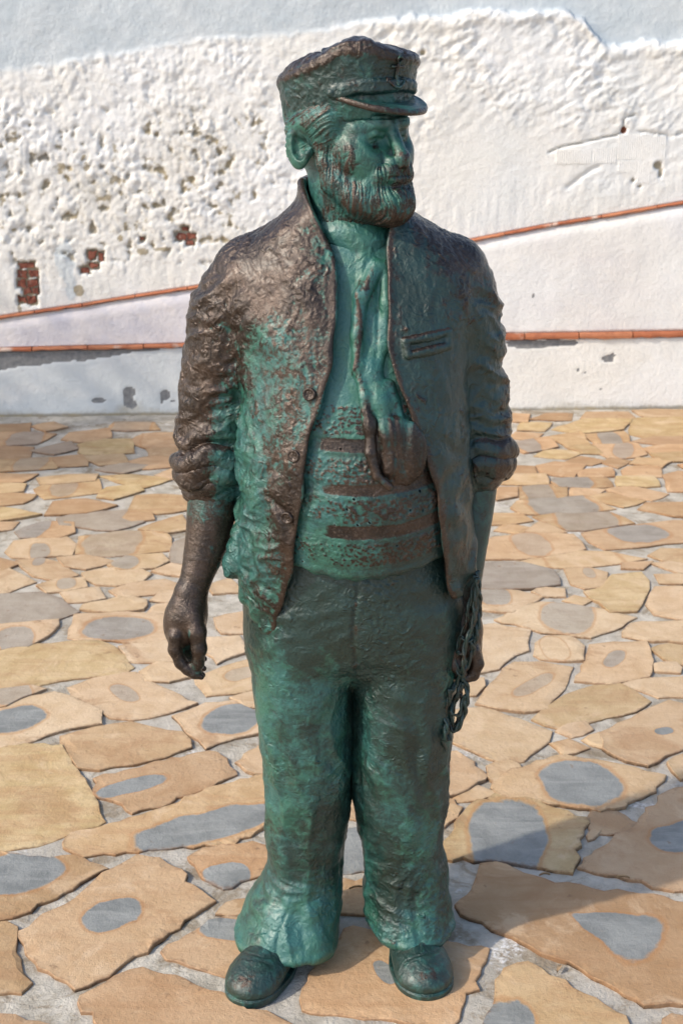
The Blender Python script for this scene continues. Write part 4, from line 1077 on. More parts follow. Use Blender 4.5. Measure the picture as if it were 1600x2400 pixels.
('o',[(0.782,2.987),(0.809,3.146),(0.938,3.167),(0.984,3.146),(0.941,2.987),(0.828,2.968)],(0.861,3.066,0.067,0.201,0.00)),
('o',[(1.005,3.046),(1.034,3.146),(1.148,3.116),(1.039,3.026)],None),
('o',[(0.947,3.187),(0.971,3.260),(1.200,3.292),(1.184,3.177),(1.094,3.167)],(1.030,3.233,0.092,0.138,0.14)),
('o',[(0.687,3.229),(0.712,3.335),(0.928,3.314),(0.919,3.208)],None),
('o',[(0.711,3.390),(0.733,3.468),(0.895,3.445),(0.889,3.357)],None),
('o',[(0.924,3.468),(1.023,3.513),(1.127,3.502),(1.037,3.314),(0.921,3.401)],None),
('o',[(1.071,3.324),(1.108,3.390),(1.251,3.423),(1.227,3.335)],None),
('y',[(1.224,3.187),(1.257,3.292),(1.417,3.292),(1.406,3.187)],None),
('o',[(1.290,3.357),(1.340,3.445),(1.472,3.445),(1.438,3.324)],None),
('o',[(1.485,3.335),(1.567,3.379),(1.645,3.357),(1.575,3.086),(1.444,3.106)],None),
('o',[(1.359,3.536),(1.402,3.583),(1.559,3.536),(1.479,3.479)],None),
('y',[(1.485,3.653),(1.728,3.677),(1.698,3.559),(1.503,3.583)],None),
('o',[(1.264,3.850),(1.362,3.888),(1.440,3.825),(1.443,3.677),(1.271,3.594),(1.264,3.701)],(1.363,3.738,0.050,0.147,-0.24)),
('o',[(1.225,4.005),(1.429,4.045),(1.408,3.888),(1.273,3.863)],(1.337,3.940,0.057,0.163,0.00)),
('o',[(1.045,3.966),(1.200,4.045),(1.194,3.850),(1.114,3.825)],None),
('y',[(1.117,3.800),(1.211,3.825),(1.237,3.665),(1.162,3.701)],None),
('y',[(0.937,3.653),(1.015,3.726),(1.155,3.701),(1.040,3.618)],None),
('o',[(0.857,3.775),(0.839,3.850),(1.034,3.940),(1.034,3.800),(0.863,3.714)],(0.913,3.832,0.057,0.155,0.09)),
('y',[(1.093,4.099),(1.291,4.280),(1.514,4.280),(1.412,4.140),(1.197,4.072)],None),
('y',[(0.915,4.113),(0.960,4.237),(1.076,4.223),(1.014,4.099)],None),
('s',[(1.279,4.338),(1.327,4.441),(1.532,4.441),(1.527,4.309),(1.294,4.294)],None),
('y',[(1.476,4.032),(1.549,4.309),(1.895,4.323),(1.806,3.979),(1.522,3.979)],None),
('d',[(0.988,4.338),(1.104,4.411),(1.227,4.426),(1.195,4.323)],None),
('o',[(0.873,4.309),(0.894,4.426),(0.981,4.396),(0.947,4.252)],None),
('o',[(0.862,3.979),(0.892,4.045),(1.002,4.018),(0.949,3.940)],None),
('d',[(1.053,3.536),(1.145,3.606),(1.226,3.536),(1.156,3.513)],None),
('d',[(1.233,3.536),(1.289,3.583),(1.351,3.559),(1.266,3.468)],None),
('o',[(0.770,2.272),(0.920,2.333),(1.041,2.317),(1.145,2.272),(1.011,2.242),(0.807,2.198),(0.609,2.227)],(0.910,2.279,0.139,0.194,0.12)),
('o',[(0.617,2.590),(0.693,2.658),(0.752,2.624),(0.698,2.557)],None),
('o',[(0.613,2.658),(0.640,2.800),(0.744,2.782),(0.775,2.711),(0.661,2.676)],None),
('s',[(0.745,2.573),(0.811,2.676),(0.885,2.557),(0.792,2.540)],None),
('s',[(1.258,2.874),(1.304,2.920),(1.530,2.911),(1.492,2.764),(1.379,2.782)],None),
('o',[(1.184,2.302),(1.252,2.363),(1.309,2.348),(1.381,2.333),(1.361,2.257),(1.204,2.272)],None),
('d',[(1.456,3.901),(1.587,3.953),(1.799,3.953),(1.766,3.825),(1.599,3.850)],None),
('d',[(1.587,4.486),(1.712,4.501),(1.937,4.486),(1.902,4.352),(1.607,4.367)],None),
('o',[(1.472,3.750),(1.611,3.812),(1.760,3.800),(1.738,3.714),(1.480,3.689)],None),
('o',[(0.682,3.066),(0.710,3.156),(0.766,3.146),(0.738,3.026),(0.667,2.987)],None),
('o',[(1.587,3.490),(1.686,3.513),(1.657,3.401),(1.597,3.423)],None),
]

# ------------------------------------------------------------------ ground: mortar bed with irregular flagstones let into it
def axis_grid(lo, hi, fine_lo, fine_hi, step, coarse):
    a = np.arange(fine_lo, fine_hi + 1e-6, step)
    l, r = [], []
    x, s = fine_lo, step
    while x > lo: s = min(s * 1.5, coarse); x -= s; l.append(x)
    x, s = fine_hi, step
    while x < hi: s = min(s * 1.5, coarse); x += s; r.append(x)
    return np.r_[l[::-1], a, r]

gx = axis_grid(-60, 60, -1.0, 1.0, 0.009, 8.0)
gy = axis_grid(-60, 60, -0.45, 1.6, 0.010, 8.0)
GX, GY = np.meshgrid(gx, gy, indexing='ij')
P = np.stack([GX.ravel(), GY.ravel(), np.zeros(GX.size)], 1).astype(np.float32)
near = np.exp(-(P[:, 0] ** 2 + P[:, 1] ** 2) / 30)
P[:, 2] = near * (0.0035 * fbm(P * 7, 3, 300) + 0.0022 * fbm(P * 45, 3, 301)) - 0.0015
ii = np.arange(len(gx) * len(gy)).reshape(len(gx), len(gy))
Q = np.stack([ii[:-1, :-1].ravel(), ii[1:, :-1].ravel(), ii[1:, 1:].ravel(), ii[:-1, 1:].ravel()], 1)

def mortar_material():
    m = NT('mortar')
    o = m.obj()
    big = m.noise(2.3, 4, 0.6); mid = m.noise(11, 5, 0.6); fine = m.noise(90, 5, 0.65); grit = m.noise(230, 4, 0.7)
    c = m.mix(m.ramp(mid, 0.36, 0.64), (0.38, 0.345, 0.285), (0.58, 0.54, 0.465))
    c = m.mix(m.ramp(big, 0.45, 0.65, 0, 0.75), c, (0.46, 0.43, 0.38))
    c = m.mix(m.ramp(m.noise(7, 6, 0.75, dist=0.8), 0.49, 0.64, 0, 0.8), c, (0.25, 0.195, 0.13))
    wh = m.noise(4.2, 5, 0.62, dist=0.5)
    c = m.mix(m.math('MULTIPLY', m.ramp(wh, 0.60, 0.68), m.ramp(fine, 0.40, 0.62)), c, (0.78, 0.77, 0.76))
    c = m.mix(m.ramp(grit, 0.62, 0.75, 0, 0.4), c, (0.13, 0.12, 0.10))
    c = m.mix(m.ramp(grit, 0.40, 0.28, 0, 0.5), c, (0.62, 0.58, 0.52))
    m.set(m.b.inputs['Base Color'], c)
    m.set(m.b.inputs['Roughness'], 0.92); m.set(m.b.inputs['Specular IOR Level'], 0.25)
    h = m.math('ADD', m.math('MULTIPLY', fine, 1.0), m.math('MULTIPLY', grit, 0.35))
    m.set(m.b.inputs['Normal'], m.bump(h, 0.7, 0.008))
    return m.m
pavement = tag(link('pavement', mesh_np('pavement', P, Q, True), None, mortar_material()), kind='structure',
               label='sunlit square paved with ochre flagstones set in grey mortar')

def stone_material():
    m = NT('flagstone')
    o = m.obj()
    rnd = m.n('ShaderNodeObjectInfo').outputs['Random']
    off = m.n('ShaderNodeVectorMath', operation='ADD'); m.set(off.inputs[0], o)
    cmb = m.n('ShaderNodeCombineXYZ'); m.set(cmb.inputs[0], m.math('MULTIPLY', rnd, 71.0)); m.set(cmb.inputs[1], m.math('MULTIPLY', rnd, 37.0)); m.set(cmb.inputs[2], m.math('MULTIPLY', rnd, 13.0))
    m.set(off.inputs[1], cmb.outputs[0]); v = off.outputs[0]
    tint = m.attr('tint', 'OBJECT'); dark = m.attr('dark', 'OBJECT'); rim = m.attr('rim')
    big = m.noise(3.0, 4, 0.6, v); mid = m.noise(12, 5, 0.62, v, 0.3); fine = m.noise(75, 5, 0.65, v); grit = m.noise(330, 3, 0.6, v)
    st = m.n('ShaderNodeMapping'); m.set(st.inputs['Vector'], v); st.inputs['Scale'].default_value = (5, 26, 8)
    streak = m.noise(1.0, 5, 0.6, st.outputs[0], 0.6)
    c = m.mix(m.ramp(mid, 0.3, 0.7), (0.46, 0.285, 0.152), (0.60, 0.42, 0.26))
    c = m.mix(m.ramp(big, 0.35, 0.65, 0, 0.7), c, (0.55, 0.345, 0.190))
    yl = m.mix(m.ramp(mid, 0.3, 0.7), (0.47, 0.335, 0.155), (0.62, 0.475, 0.27))
    c = m.mix(tint, c, yl)
    c = m.mix(m.ramp(streak, 0.42, 0.70, 0, 0.45), c, (0.40, 0.215, 0.10))
    c = m.mix(m.math('MULTIPLY', dark, 0.55), c, (0.27, 0.150, 0.080))
    c = m.mix(m.attr('paler', 'OBJECT'), c, m.mix(m.ramp(mid, 0.3, 0.7), (0.58, 0.43, 0.275), (0.67, 0.53, 0.37)))
    blot = m.noise(4.5, 6, 0.7, v, 0.8)
    c = m.mix(m.ramp(blot, 0.52, 0.68, 0, 0.5), c, (0.36, 0.20, 0.10))
    c = m.mix(m.ramp(blot, 0.46, 0.34, 0, 0.45), c, (0.66, 0.50, 0.34))
    # grey core of the slate showing through the rust
    pa = m.attr('patch_a', 'OBJECT', 'Vector'); pb = m.attr('patch_b', 'OBJECT', 'Vector')
    sa = m.n('ShaderNodeSeparateXYZ'); m.set(sa.inputs[0], pa); sb = m.n('ShaderNodeSeparateXYZ'); m.set(sb.inputs[0], pb)
    so = m.n('ShaderNodeSeparateXYZ'); m.set(so.inputs[0], o)
    dx = m.math('SUBTRACT', so.outputs[0], sa.outputs[0]); dy = m.math('SUBTRACT', so.outputs[1], sa.outputs[1])
    ca = m.math('COSINE', sa.outputs[2]); sn = m.math('SINE', sa.outputs[2])
    u = m.math('DIVIDE', m.math('ADD', m.math('MULTIPLY', dx, ca), m.math('MULTIPLY', dy, sn)), sb.outputs[0])
    w = m.math('DIVIDE', m.math('SUBTRACT', m.math('MULTIPLY', dy, ca), m.math('MULTIPLY', dx, sn)), m.math('MULTIPLY', sb.outputs[1], m.math('MAXIMUM', m.math('ADD', 1.0, m.math('MULTIPLY', sb.outputs[2], u)), 0.06)))
    wn_ = m.noise(9, 2, 0.5, v)
    u = m.math('ADD', u, m.math('MULTIPLY', m.math('SUBTRACT', wn_, 0.5), 0.42))
    w = m.math('ADD', w, m.math('MULTIPLY', m.math('SUBTRACT', m.noise(7, 4, 0.6, v, 0.4), 0.5), 0.9))
    r = m.math('POWER', m.math('ADD', m.math('POWER', m.math('ABSOLUTE', u), 2.6), m.math('POWER', m.math('ABSOLUTE', w), 2.2)), 0.42)
    r = m.math('ADD', r, m.math('MULTIPLY', m.math('SUBTRACT', fine, 0.5), 0.10))
    mask = m.math('MULTIPLY', m.ramp(r, 1.05, 0.95), m.attr('core', 'OBJECT'))
    halo = m.ramp(m.math('ABSOLUTE', m.math('SUBTRACT', r, 1.06)), 0.12, 0.0, 0.0, 0.45)
    c = m.mix(halo, c, (0.40, 0.19, 0.075))
    grey = m.mix(m.ramp(mid, 0.3, 0.7), (0.195, 0.205, 0.200), (0.285, 0.295, 0.285))
    grey = m.mix(m.ramp(streak, 0.5, 0.65, 0, 0.5), grey, (0.35, 0.355, 0.34))
    c = m.mix(mask, c, grey)
    # burnt rim, then near-black on the sides painting in the shaded gap
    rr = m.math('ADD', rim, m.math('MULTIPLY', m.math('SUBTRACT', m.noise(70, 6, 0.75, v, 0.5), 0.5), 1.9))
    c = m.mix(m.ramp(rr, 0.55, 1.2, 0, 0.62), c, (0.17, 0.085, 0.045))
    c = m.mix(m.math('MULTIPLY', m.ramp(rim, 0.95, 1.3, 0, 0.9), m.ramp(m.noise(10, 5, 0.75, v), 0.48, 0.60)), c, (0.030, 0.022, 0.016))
    c = m.mix(m.ramp(grit, 0.66, 0.74, 0, 0.6), c, (0.14, 0.08, 0.05))
    c = m.mix(m.ramp(m.noise(26, 4, 0.6, v), 0.66, 0.74, 0, 0.6), c, (0.22, 0.13, 0.075))
    m.set(m.b.inputs['Base Color'], c)
    m.set(m.b.inputs['Roughness'], m.ramp(mid, 0.3, 0.7, 0.62, 0.8)); m.set(m.b.inputs['Specular IOR Level'], 0.22)
    lay = m.noise(6, 5, 0.55, v, 0.5)
    steps = m.n('ShaderNodeMath', operation='SNAP'); m.set(steps.inputs[0], lay); steps.inputs[1].default_value = 0.09
    lay2 = m.math('ADD', m.math('MULTIPLY', steps.outputs[0], 0.9), m.math('MULTIPLY', lay, 0.3))
    h = m.math('ADD', m.math('MULTIPLY', fine, 0.35), m.math('MULTIPLY', grit, 0.12))
    h = m.math('ADD', h, m.math('MULTIPLY', lay2, m.math('ADD', 0.35, m.math('MULTIPLY', tint, 1.3))))
    m.set(m.b.inputs['Normal'], m.bump(h, 0.85, 0.010))
    return m.m
STONE_MAT = stone_material()

def poly_area(p):
    x_, y_ = p[:, 0], p[:, 1]
    return 0.5 * float(np.sum(x_ * np.roll(y_, -1) - np.roll(x_, -1) * y_))

def inside_poly(p, pts):
    pts = np.atleast_2d(pts); r = np.zeros(len(pts), bool)
    n = len(p)
    for i in range(n):
        a, b = p[i], p[(i + 1) % n]
        c_ = (a[1] > pts[:, 1]) != (b[1] > pts[:, 1])
        xx = (b[0] - a[0]) * (pts[:, 1] - a[1]) / (b[1] - a[1] + 1e-12) + a[0]
        r ^= c_ & (pts[:, 0] < xx)
    return r

def make_stone(poly, typ, patch, seed, h):
    p = np.array(poly, float)
    if poly_area(p) < 0: p = p[::-1]
    cen = p.mean(0)
    e_ = 0.5 * (np.roll(p, -1, 0) - np.roll(p, 1, 0)); e_ = np.stack([e_[:, 1], -e_[:, 0]], 1)
    far = np.clip(cen[1], 0, 4.0)
    p = p + np.array((0.014 + 0.006 * far, 0.011 + 0.0085 * far)) * e_ / (np.linalg.norm(e_, axis=1)[:, None] + 1e-9)
    dist = math.hypot(cen[0], cen[1] + 2.4)
    step = 0.022 if dist < 3.2 else (0.04 if dist < 4.3 else 0.07)
    rs = np.random.RandomState(seed)
    q = []
    n = len(p)
    for i in range(n):
        a, b = p[i], p[(i + 1) % n]
        L_ = np.linalg.norm(b - a); k = max(1, int(L_ / step))
        nrm = np.array((b[1] - a[1], a[0] - b[0])) / (L_ + 1e-9)
        for j in range(k):
            t = (j + (0.12 if j == 0 else 0)) / k
            w = math.sin(math.pi * t) * (0.0050 * rs.randn()) + 0.0028 * rs.randn()
            q.append(a + (b - a) * t + nrm * w)
    q = np.array(q)
    if len(q) > 4:                                             # knock the corners off
        q = 0.96 * q + 0.02 * (np.roll(q, 1, 0) + np.roll(q, -1, 0))
    area = abs(poly_area(q)); per = np.linalg.norm(np.roll(q, -1, 0) - q, axis=1).sum()
    width = 2 * area / per
    tan = np.roll(q, -1, 0) - np.roll(q, 1, 0)
    nn = np.stack([-tan[:, 1], tan[:, 0]], 1); nn /= np.linalg.norm(nn, axis=1)[:, None] + 1e-9
    i1 = min(0.0025, width * 0.10); i2 = min(0.024, width * 0.34)
    m = len(q)
    lift = h + 0.0022 * rs.randn(m)
    lift = 0.5 * lift + 0.25 * (np.roll(lift, 1) + np.roll(lift, -1))
    tilt = rs.randn(2) * 0.006
    tz = (q - cen) @ tilt
    q1 = q + nn * i1
    q2 = cen + (q1 - cen) * np.clip(1 - 0.028 / (np.linalg.norm(q1 - cen, axis=1) + 1e-6), 0.7, 0.93)[:, None]
    V = [np.c_[q, np.full(m, -0.025)], np.c_[q + nn * 0.0015, lift + tz - 0.0018], np.c_[q + nn * (i1 + 0.002 * rs.rand(m)[:, None]), lift + tz], np.c_[q2, np.full(m, h + 0.0008) + (q2 - cen) @ tilt]]
    V = np.concatenate(V) - np.array((cen[0], cen[1], 0))
    F = []
    for r in range(3):
        for i in range(m):
            j = (i + 1) % m
            F.append((r*m+i, r*m+j, (r+1)*m+j, (r+1)*m+i))
    F.append(tuple(range(3*m, 4*m)))
    me = mesh_py('paving_stone', V, F, False)
    sm = np.full(len(me.polygons), False); 
    me.polygons.foreach_set('use_smooth', sm)
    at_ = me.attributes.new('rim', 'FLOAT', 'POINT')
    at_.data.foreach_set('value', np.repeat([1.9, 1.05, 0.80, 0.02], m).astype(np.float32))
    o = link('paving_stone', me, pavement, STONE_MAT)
    o.location = (cen[0], cen[1], 0)
    o['core'] = 1.0 if dist < 3.6 else float(0.35 + 0.45 * rs.rand()) if rs.rand() < 0.8 else 0.0
    o['paler'] = float(np.clip(0.75 * math.exp(-((cen[1] - 1.5) / 0.9) ** 2) + 0.5 * (rs.rand() - 0.5), 0, 0.85))  # stones paler around the middle distance, with random spread
    if typ == 'y': o['paler'] = o['paler'] * 0.3
    o['tint'] = {'y': 1.0, 's': 0.3}.get(typ, float(np.clip(rs.rand() * 0.9 - 0.25, 0, 1)))
    o['dark'] = 0.8 if typ == 'd' else float(np.clip(rs.rand() * 1.0 - 0.35, 0, 1))
    if patch:
        o['patch_a'] = [patch[0] - cen[0], patch[1] - cen[1], patch[4]]; o['patch_b'] = [patch[2], patch[3], patch[5] if len(patch) > 5 else 0.0]
    elif typ == 's':
        o['patch_a'] = [0.02, 0.0, 0.0]; o['patch_b'] = [math.sqrt(area) * 1.3, math.sqrt(area) * 0.75, 0.0]
    else:
        o['patch_a'] = [50.0, 50.0, 0.0]; o['patch_b'] = [0.01, 0.01, 0.0]
    return o

polys = [np.array(p) for _, p, _ in STONES]
for k, (typ, p, patch) in enumerate(STONES):
    make_stone(p, typ, patch, 100 + k, 0.004 + 0.004 * rng.rand())

# more of the same paving where the statue hides it and to either side of the picture
def clip_half(poly, mid, nrm):
    out = []
    for i in range(len(poly)):
        a, b = poly[i], poly[(i + 1) % len(poly)]
        da, db = (a - mid) @ nrm, (b - mid) @ nrm
        if da <= 0: out.append(a)
        if da * db < 0: out.append(a + (b - a) * da / (da - db))
    return out
rs = np.random.RandomState(3)
seeds = []
allpts = np.concatenate(polys)
for _ in range(9000):
    c_ = np.array((rs.uniform(-3.0, 3.0), rs.uniform(-1.1, 4.5)))
    if all((c_[0]-s[0])**2/0.30**2 + (c_[1]-s[1])**2/0.23**2 > 1 for s in seeds): seeds.append(c_)
seeds = np.array(seeds)
cand = []
for i, s in enumerate(seeds):
    ang = np.linspace(0, 2*math.pi, 13)[:-1]
    poly = [s + 0.34 * np.array((math.cos(t), math.sin(t) * 0.8)) for t in ang]
    nb_ = np.argsort(((seeds - s) ** 2).sum(1))[1:14]
    for j in nb_:
        n_ = (seeds[j] - s); n_ = n_ / np.linalg.norm(n_)
        poly = clip_half(poly, (seeds[j] + s) / 2 - n_ * (0.010 + 0.008 * rs.rand()), n_)
        if len(poly) < 3: break
    if len(poly) < 3: continue
    poly = np.array(poly)
    keep = np.linalg.norm(poly - np.roll(poly, 1, 0), axis=1) > 0.035
    poly = poly[keep]
    if len(poly) < 3 or abs(poly_area(poly)) < 0.010: continue
    cand.append(poly)
extra = 0
for poly in cand:
    # shrink and push off the traced stones
    cen = poly.mean(0)
    for sc_ in (1.0, 0.85, 0.7, 0.55):
        pp = cen + (poly - cen) * sc_
        test = np.concatenate([pp, 0.5 * (pp + np.roll(pp, 1, 0)), cen[None], cen + (pp - cen) * 0.5])
        test_b = cen + (test - cen) * (1 + 0.02 / max(0.05, math.sqrt(abs(poly_area(pp)))))
        bad = False
        for g in polys:
            lo_, hi_ = g.min(0) - 0.02, g.max(0) + 0.02
            if (pp.max(0) < lo_).any() or (pp.min(0) > hi_).any(): continue
            if inside_poly(g, test_b).any() or inside_poly(pp, np.concatenate([g, 0.5 * (g + np.roll(g, 1, 0)), g.mean(0)[None]])).any(): bad = True; break
        if not bad: break
    if bad or pp[:, 1].max() > 4.4 or abs(poly_area(pp)) < 0.006: continue
    sx = rs.rand()
    typ = 'y' if sx < 0.14 else ('d' if sx < 0.30 else ('s' if sx < 0.34 else 'o'))
    patch = None
    if typ in 'od' and rs.rand() < 0.2:
        e_ = math.sqrt(abs(poly_area(pp)))
        patch = (cen[0] + rs.randn() * 0.02, cen[1] + rs.randn() * 0.02, e_ * rs.uniform(0.2, 0.4), e_ * rs.uniform(0.1, 0.2), rs.uniform(-0.6, 0.6))
    make_stone(pp, typ, patch, 900 + extra, 0.004 + 0.004 * rs.rand())
    extra += 1
    if extra + len(STONES) >= 298: break
print('stones', len(STONES), extra)
statue.location = (0, 0, 0.005)

# ------------------------------------------------------------------ walls behind the square
WO = np.array((0.0, 4.468)); WT = np.array((0.99886, 0.04767)); WN = np.array((0.04767, -0.99886))
def wall_pt(s, z, n):
    s = np.asarray(s, float); z = np.asarray(z, float); n = np.asarray(n, float)
    return np.stack([WO[0] + WT[0]*s + WN[0]*n, WO[1] + WT[1]*s + WN[1]*n, z], -1)
def pl(tab, s):
    tab = np.array(tab, float)
    y = np.interp(s, tab[:, 0], tab[:, 1])
    k0 = (tab[1,1]-tab[0,1])/(tab[1,0]-tab[0,0]); k1 = (tab[-1,1]-tab[-2,1])/(tab[-1,0]-tab[-2,0])
    y = np.where(s < tab[0,0], tab[0,1] + k0*(s - tab[0,0]), y)
    return np.where(s > tab[-1,0], tab[-1,1] + k1*(s - tab[-1,0]), y)
T1B = [(-1.785, 0.349), (-0.765, 0.362), (0.823, 0.384), (1.824, 0.392)]
T1T = [(-1.785, 0.372), (-0.765, 0.387), (0.823, 0.421), (1.824, 0.427)]
T2 = [(-1.77, 0.535), (-1.544, 0.567), (-1.318, 0.599), (-1.092, 0.635), (-0.72, 0.689), (0.644, 0.909), (1.049, 0.985), (1.386, 1.038), (1.763, 1.10)]
RB = [(-1.668, 1.746), (-1.243, 1.807), (-0.774, 1.877), (-0.307, 1.917), (0.141, 1.968), (0.461, 1.998), (0.782, 2.019), (1.104, 2.022), (1.205, 1.985), (1.30, 1.868), (1.44, 1.858), (1.697, 1.878)]
T2TH = 0.017

def wall_mesh(name, s_ax, z_lo, z_hi, nz, field, back=0.28):
    """front relief sheet with sides, top and back; field(s, z) -> (depth, attributes)"""
    S_ = np.repeat(s_ax[:, None], nz, 1)
    t = np.linspace(0, 1, nz)[None]
    Z = z_lo(s_ax)[:, None] * (1 - t) + z_hi(s_ax)[:, None] * t
    n, attrs = field(S_.ravel(), Z.ravel())
    F_ = wall_pt(S_.ravel(), Z.ravel(), n)
    ns = len(s_ax); I = np.arange(ns * nz).reshape(ns, nz)
    B_ = wall_pt(S_.ravel(), Z.ravel(), np.full(S_.size, -back))
    bor = np.r_[I[:, 0], I[-1, 1:], I[-2::-1, -1], I[0, -2:0:-1]]
    m0 = len(F_); V = np.concatenate([F_, B_[bor]])
    Q = [np.stack([I[:-1, :-1].ravel(), I[1:, :-1].ravel(), I[1:, 1:].ravel(), I[:-1, 1:].ravel()], 1)]
    k = np.arange(len(bor)); k2 = (k + 1) % len(bor)
    Q.append(np.stack([bor[k], m0 + k, m0 + k2, bor[k2]], 1))
    A = {a: np.r_[v, v[bor]] for a, v in attrs.items()}
    return mesh_np(name, V, np.concatenate(Q), True, A)

def lime_material():
    m = NT('limewash')
    dirt = m.attr('dirt'); bare = m.attr('bare'); tone = m.attr('tone'); red = m.attr('red')
    big = m.noise(1.6, 4, 0.6); mid = m.noise(7, 5, 0.65); fine = m.noise(45, 5, 0.65); grit = m.noise(200, 4, 0.6)
    c = m.mix(m.ramp(mid, 0.3, 0.7), (0.75, 0.735, 0.695), (0.81, 0.795, 0.755))
    c = m.mix(m.ramp(big, 0.4, 0.65, 0, 0.6), c, (0.80, 0.81, 0.82))
    blue = m.mix(m.ramp(mid, 0.3, 0.7), (0.50, 0.56, 0.60), (0.60, 0.65, 0.68))
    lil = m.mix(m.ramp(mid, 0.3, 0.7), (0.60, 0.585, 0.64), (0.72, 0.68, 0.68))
    c = m.mix(m.ramp(tone, 0.0, 1.0), c, blue)
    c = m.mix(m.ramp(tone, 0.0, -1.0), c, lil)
    dn = m.math('ADD', dirt, m.math('MULTIPLY', m.math('SUBTRACT', fine, 0.5), 0.5))
    oc = m.mix(m.ramp(mid, 0.35, 0.65), (0.34, 0.27, 0.15), (0.25, 0.225, 0.18))
    c = m.mix(m.ramp(dn, 0.25, 0.95, 0, 0.88), c, oc)
    bn = m.math('ADD', bare, m.math('MULTIPLY', m.math('SUBTRACT', fine, 0.5), 0.35))
    c = m.mix(m.ramp(bn, 0.45, 0.58), c, m.mix(m.ramp(fine, 0.3, 0.7), (0.17, 0.175, 0.185), (0.27, 0.27, 0.27)))
    rn = m.math('ADD', red, m.math('MULTIPLY', m.math('SUBTRACT', fine, 0.5), 0.35))
    c = m.mix(m.ramp(rn, 0.4, 0.6), c, (0.22, 0.085, 0.05))
    m.set(m.b.inputs['Base Color'], c)
    m.set(m.b.inputs['Roughness'], 0.9); m.set(m.b.inputs['Specular IOR Level'], 0.2)
    m.set(m.b.inputs['Normal'], m.bump(m.math('ADD', fine, m.math('MULTIPLY', grit, 0.4)), 0.5, 0.010))
    return m.m
LIME = lime_material()

def tile_material():
    m = NT('terracotta')
    rnd = m.n('ShaderNodeObjectInfo').outputs['Random']
    c = m.mix(rnd, (0.40, 0.125, 0.055), (0.50, 0.20, 0.10))
    n1 = m.noise(18, 5, 0.65); n2 = m.noise(6, 4, 0.6)
    c = m.mix(m.ramp(n1, 0.45, 0.7, 0, 0.6), c, (0.28, 0.085, 0.045))
    c = m.mix(m.ramp(n2, 0.60, 0.70, 0, 0.75), c, (0.66, 0.56, 0.48))
    c = m.mix(m.ramp(m.noise(30, 4, 0.7), 0.66, 0.74, 0, 0.7), c, (0.10, 0.06, 0.045))
    m.set(m.b.inputs['Base Color'], c); m.set(m.b.inputs['Roughness'], 0.8)
    m.set(m.b.inputs['Normal'], m.bump(n1, 0.5, 0.006))
    return m.m
TILE = tile_material()
def brick_material():
    m = NT('old_brick')
    n1 = m.noise(40, 5, 0.65)
    c = m.mix(m.ramp(n1, 0.35, 0.7), (0.16, 0.045, 0.028), (0.27, 0.10, 0.065))
    c = m.mix(m.ramp(m.noise(22, 4, 0.7), 0.60, 0.70, 0, 0.6), c, (0.55, 0.48, 0.42))
    m.set(m.b.inputs['Base Color'], c); m.set(m.b.inputs['Roughness'], 0.9)
    m.set(m.b.inputs['Normal'], m.bump(n1, 0.6, 0.006))
    return m.m
BRICK = brick_material()

def blob(s, z, items, wob=0.5, seed=0):
    """soft union of ellipses (s, z, rs, rz) with a ragged outline; 1 inside"""
    P_ = np.stack([s * 14, z * 14, np.zeros_like(s)], 1)
    n1 = fbm(P_ * 1.6, 4, 400 + seed)
    r = np.zeros_like(s)
    for (a, b, ra, rb) in items:
        q = np.sqrt(((s - a) / ra) ** 2 + ((z - b) / rb) ** 2) + wob * n1
        r = np.maximum(r, smooth(1.12, 0.88, q))
    return r
def line_mask(s, z, pts, w):
    d = np.full(len(s), 9.0)
    for (a, b), (c_, e) in zip(pts[:-1], pts[1:]):
        L2 = (c_-a)**2 + (e-b)**2
        h = np.clip(((s-a)*(c_-a) + (z-b)*(e-b)) / L2, 0, 1)
        d = np.minimum(d, np.hypot(s - a - h*(c_-a), z - b - h*(e-b)))
    return np.exp(-(d / w) ** 2)

s_fine = axis_grid(-8.0, 8.0, -3.4, 3.4, 0.0075, 0.5)
s_mid = axis_grid(-8.0, 8.0, -3.4, 3.4, 0.013, 0.5)

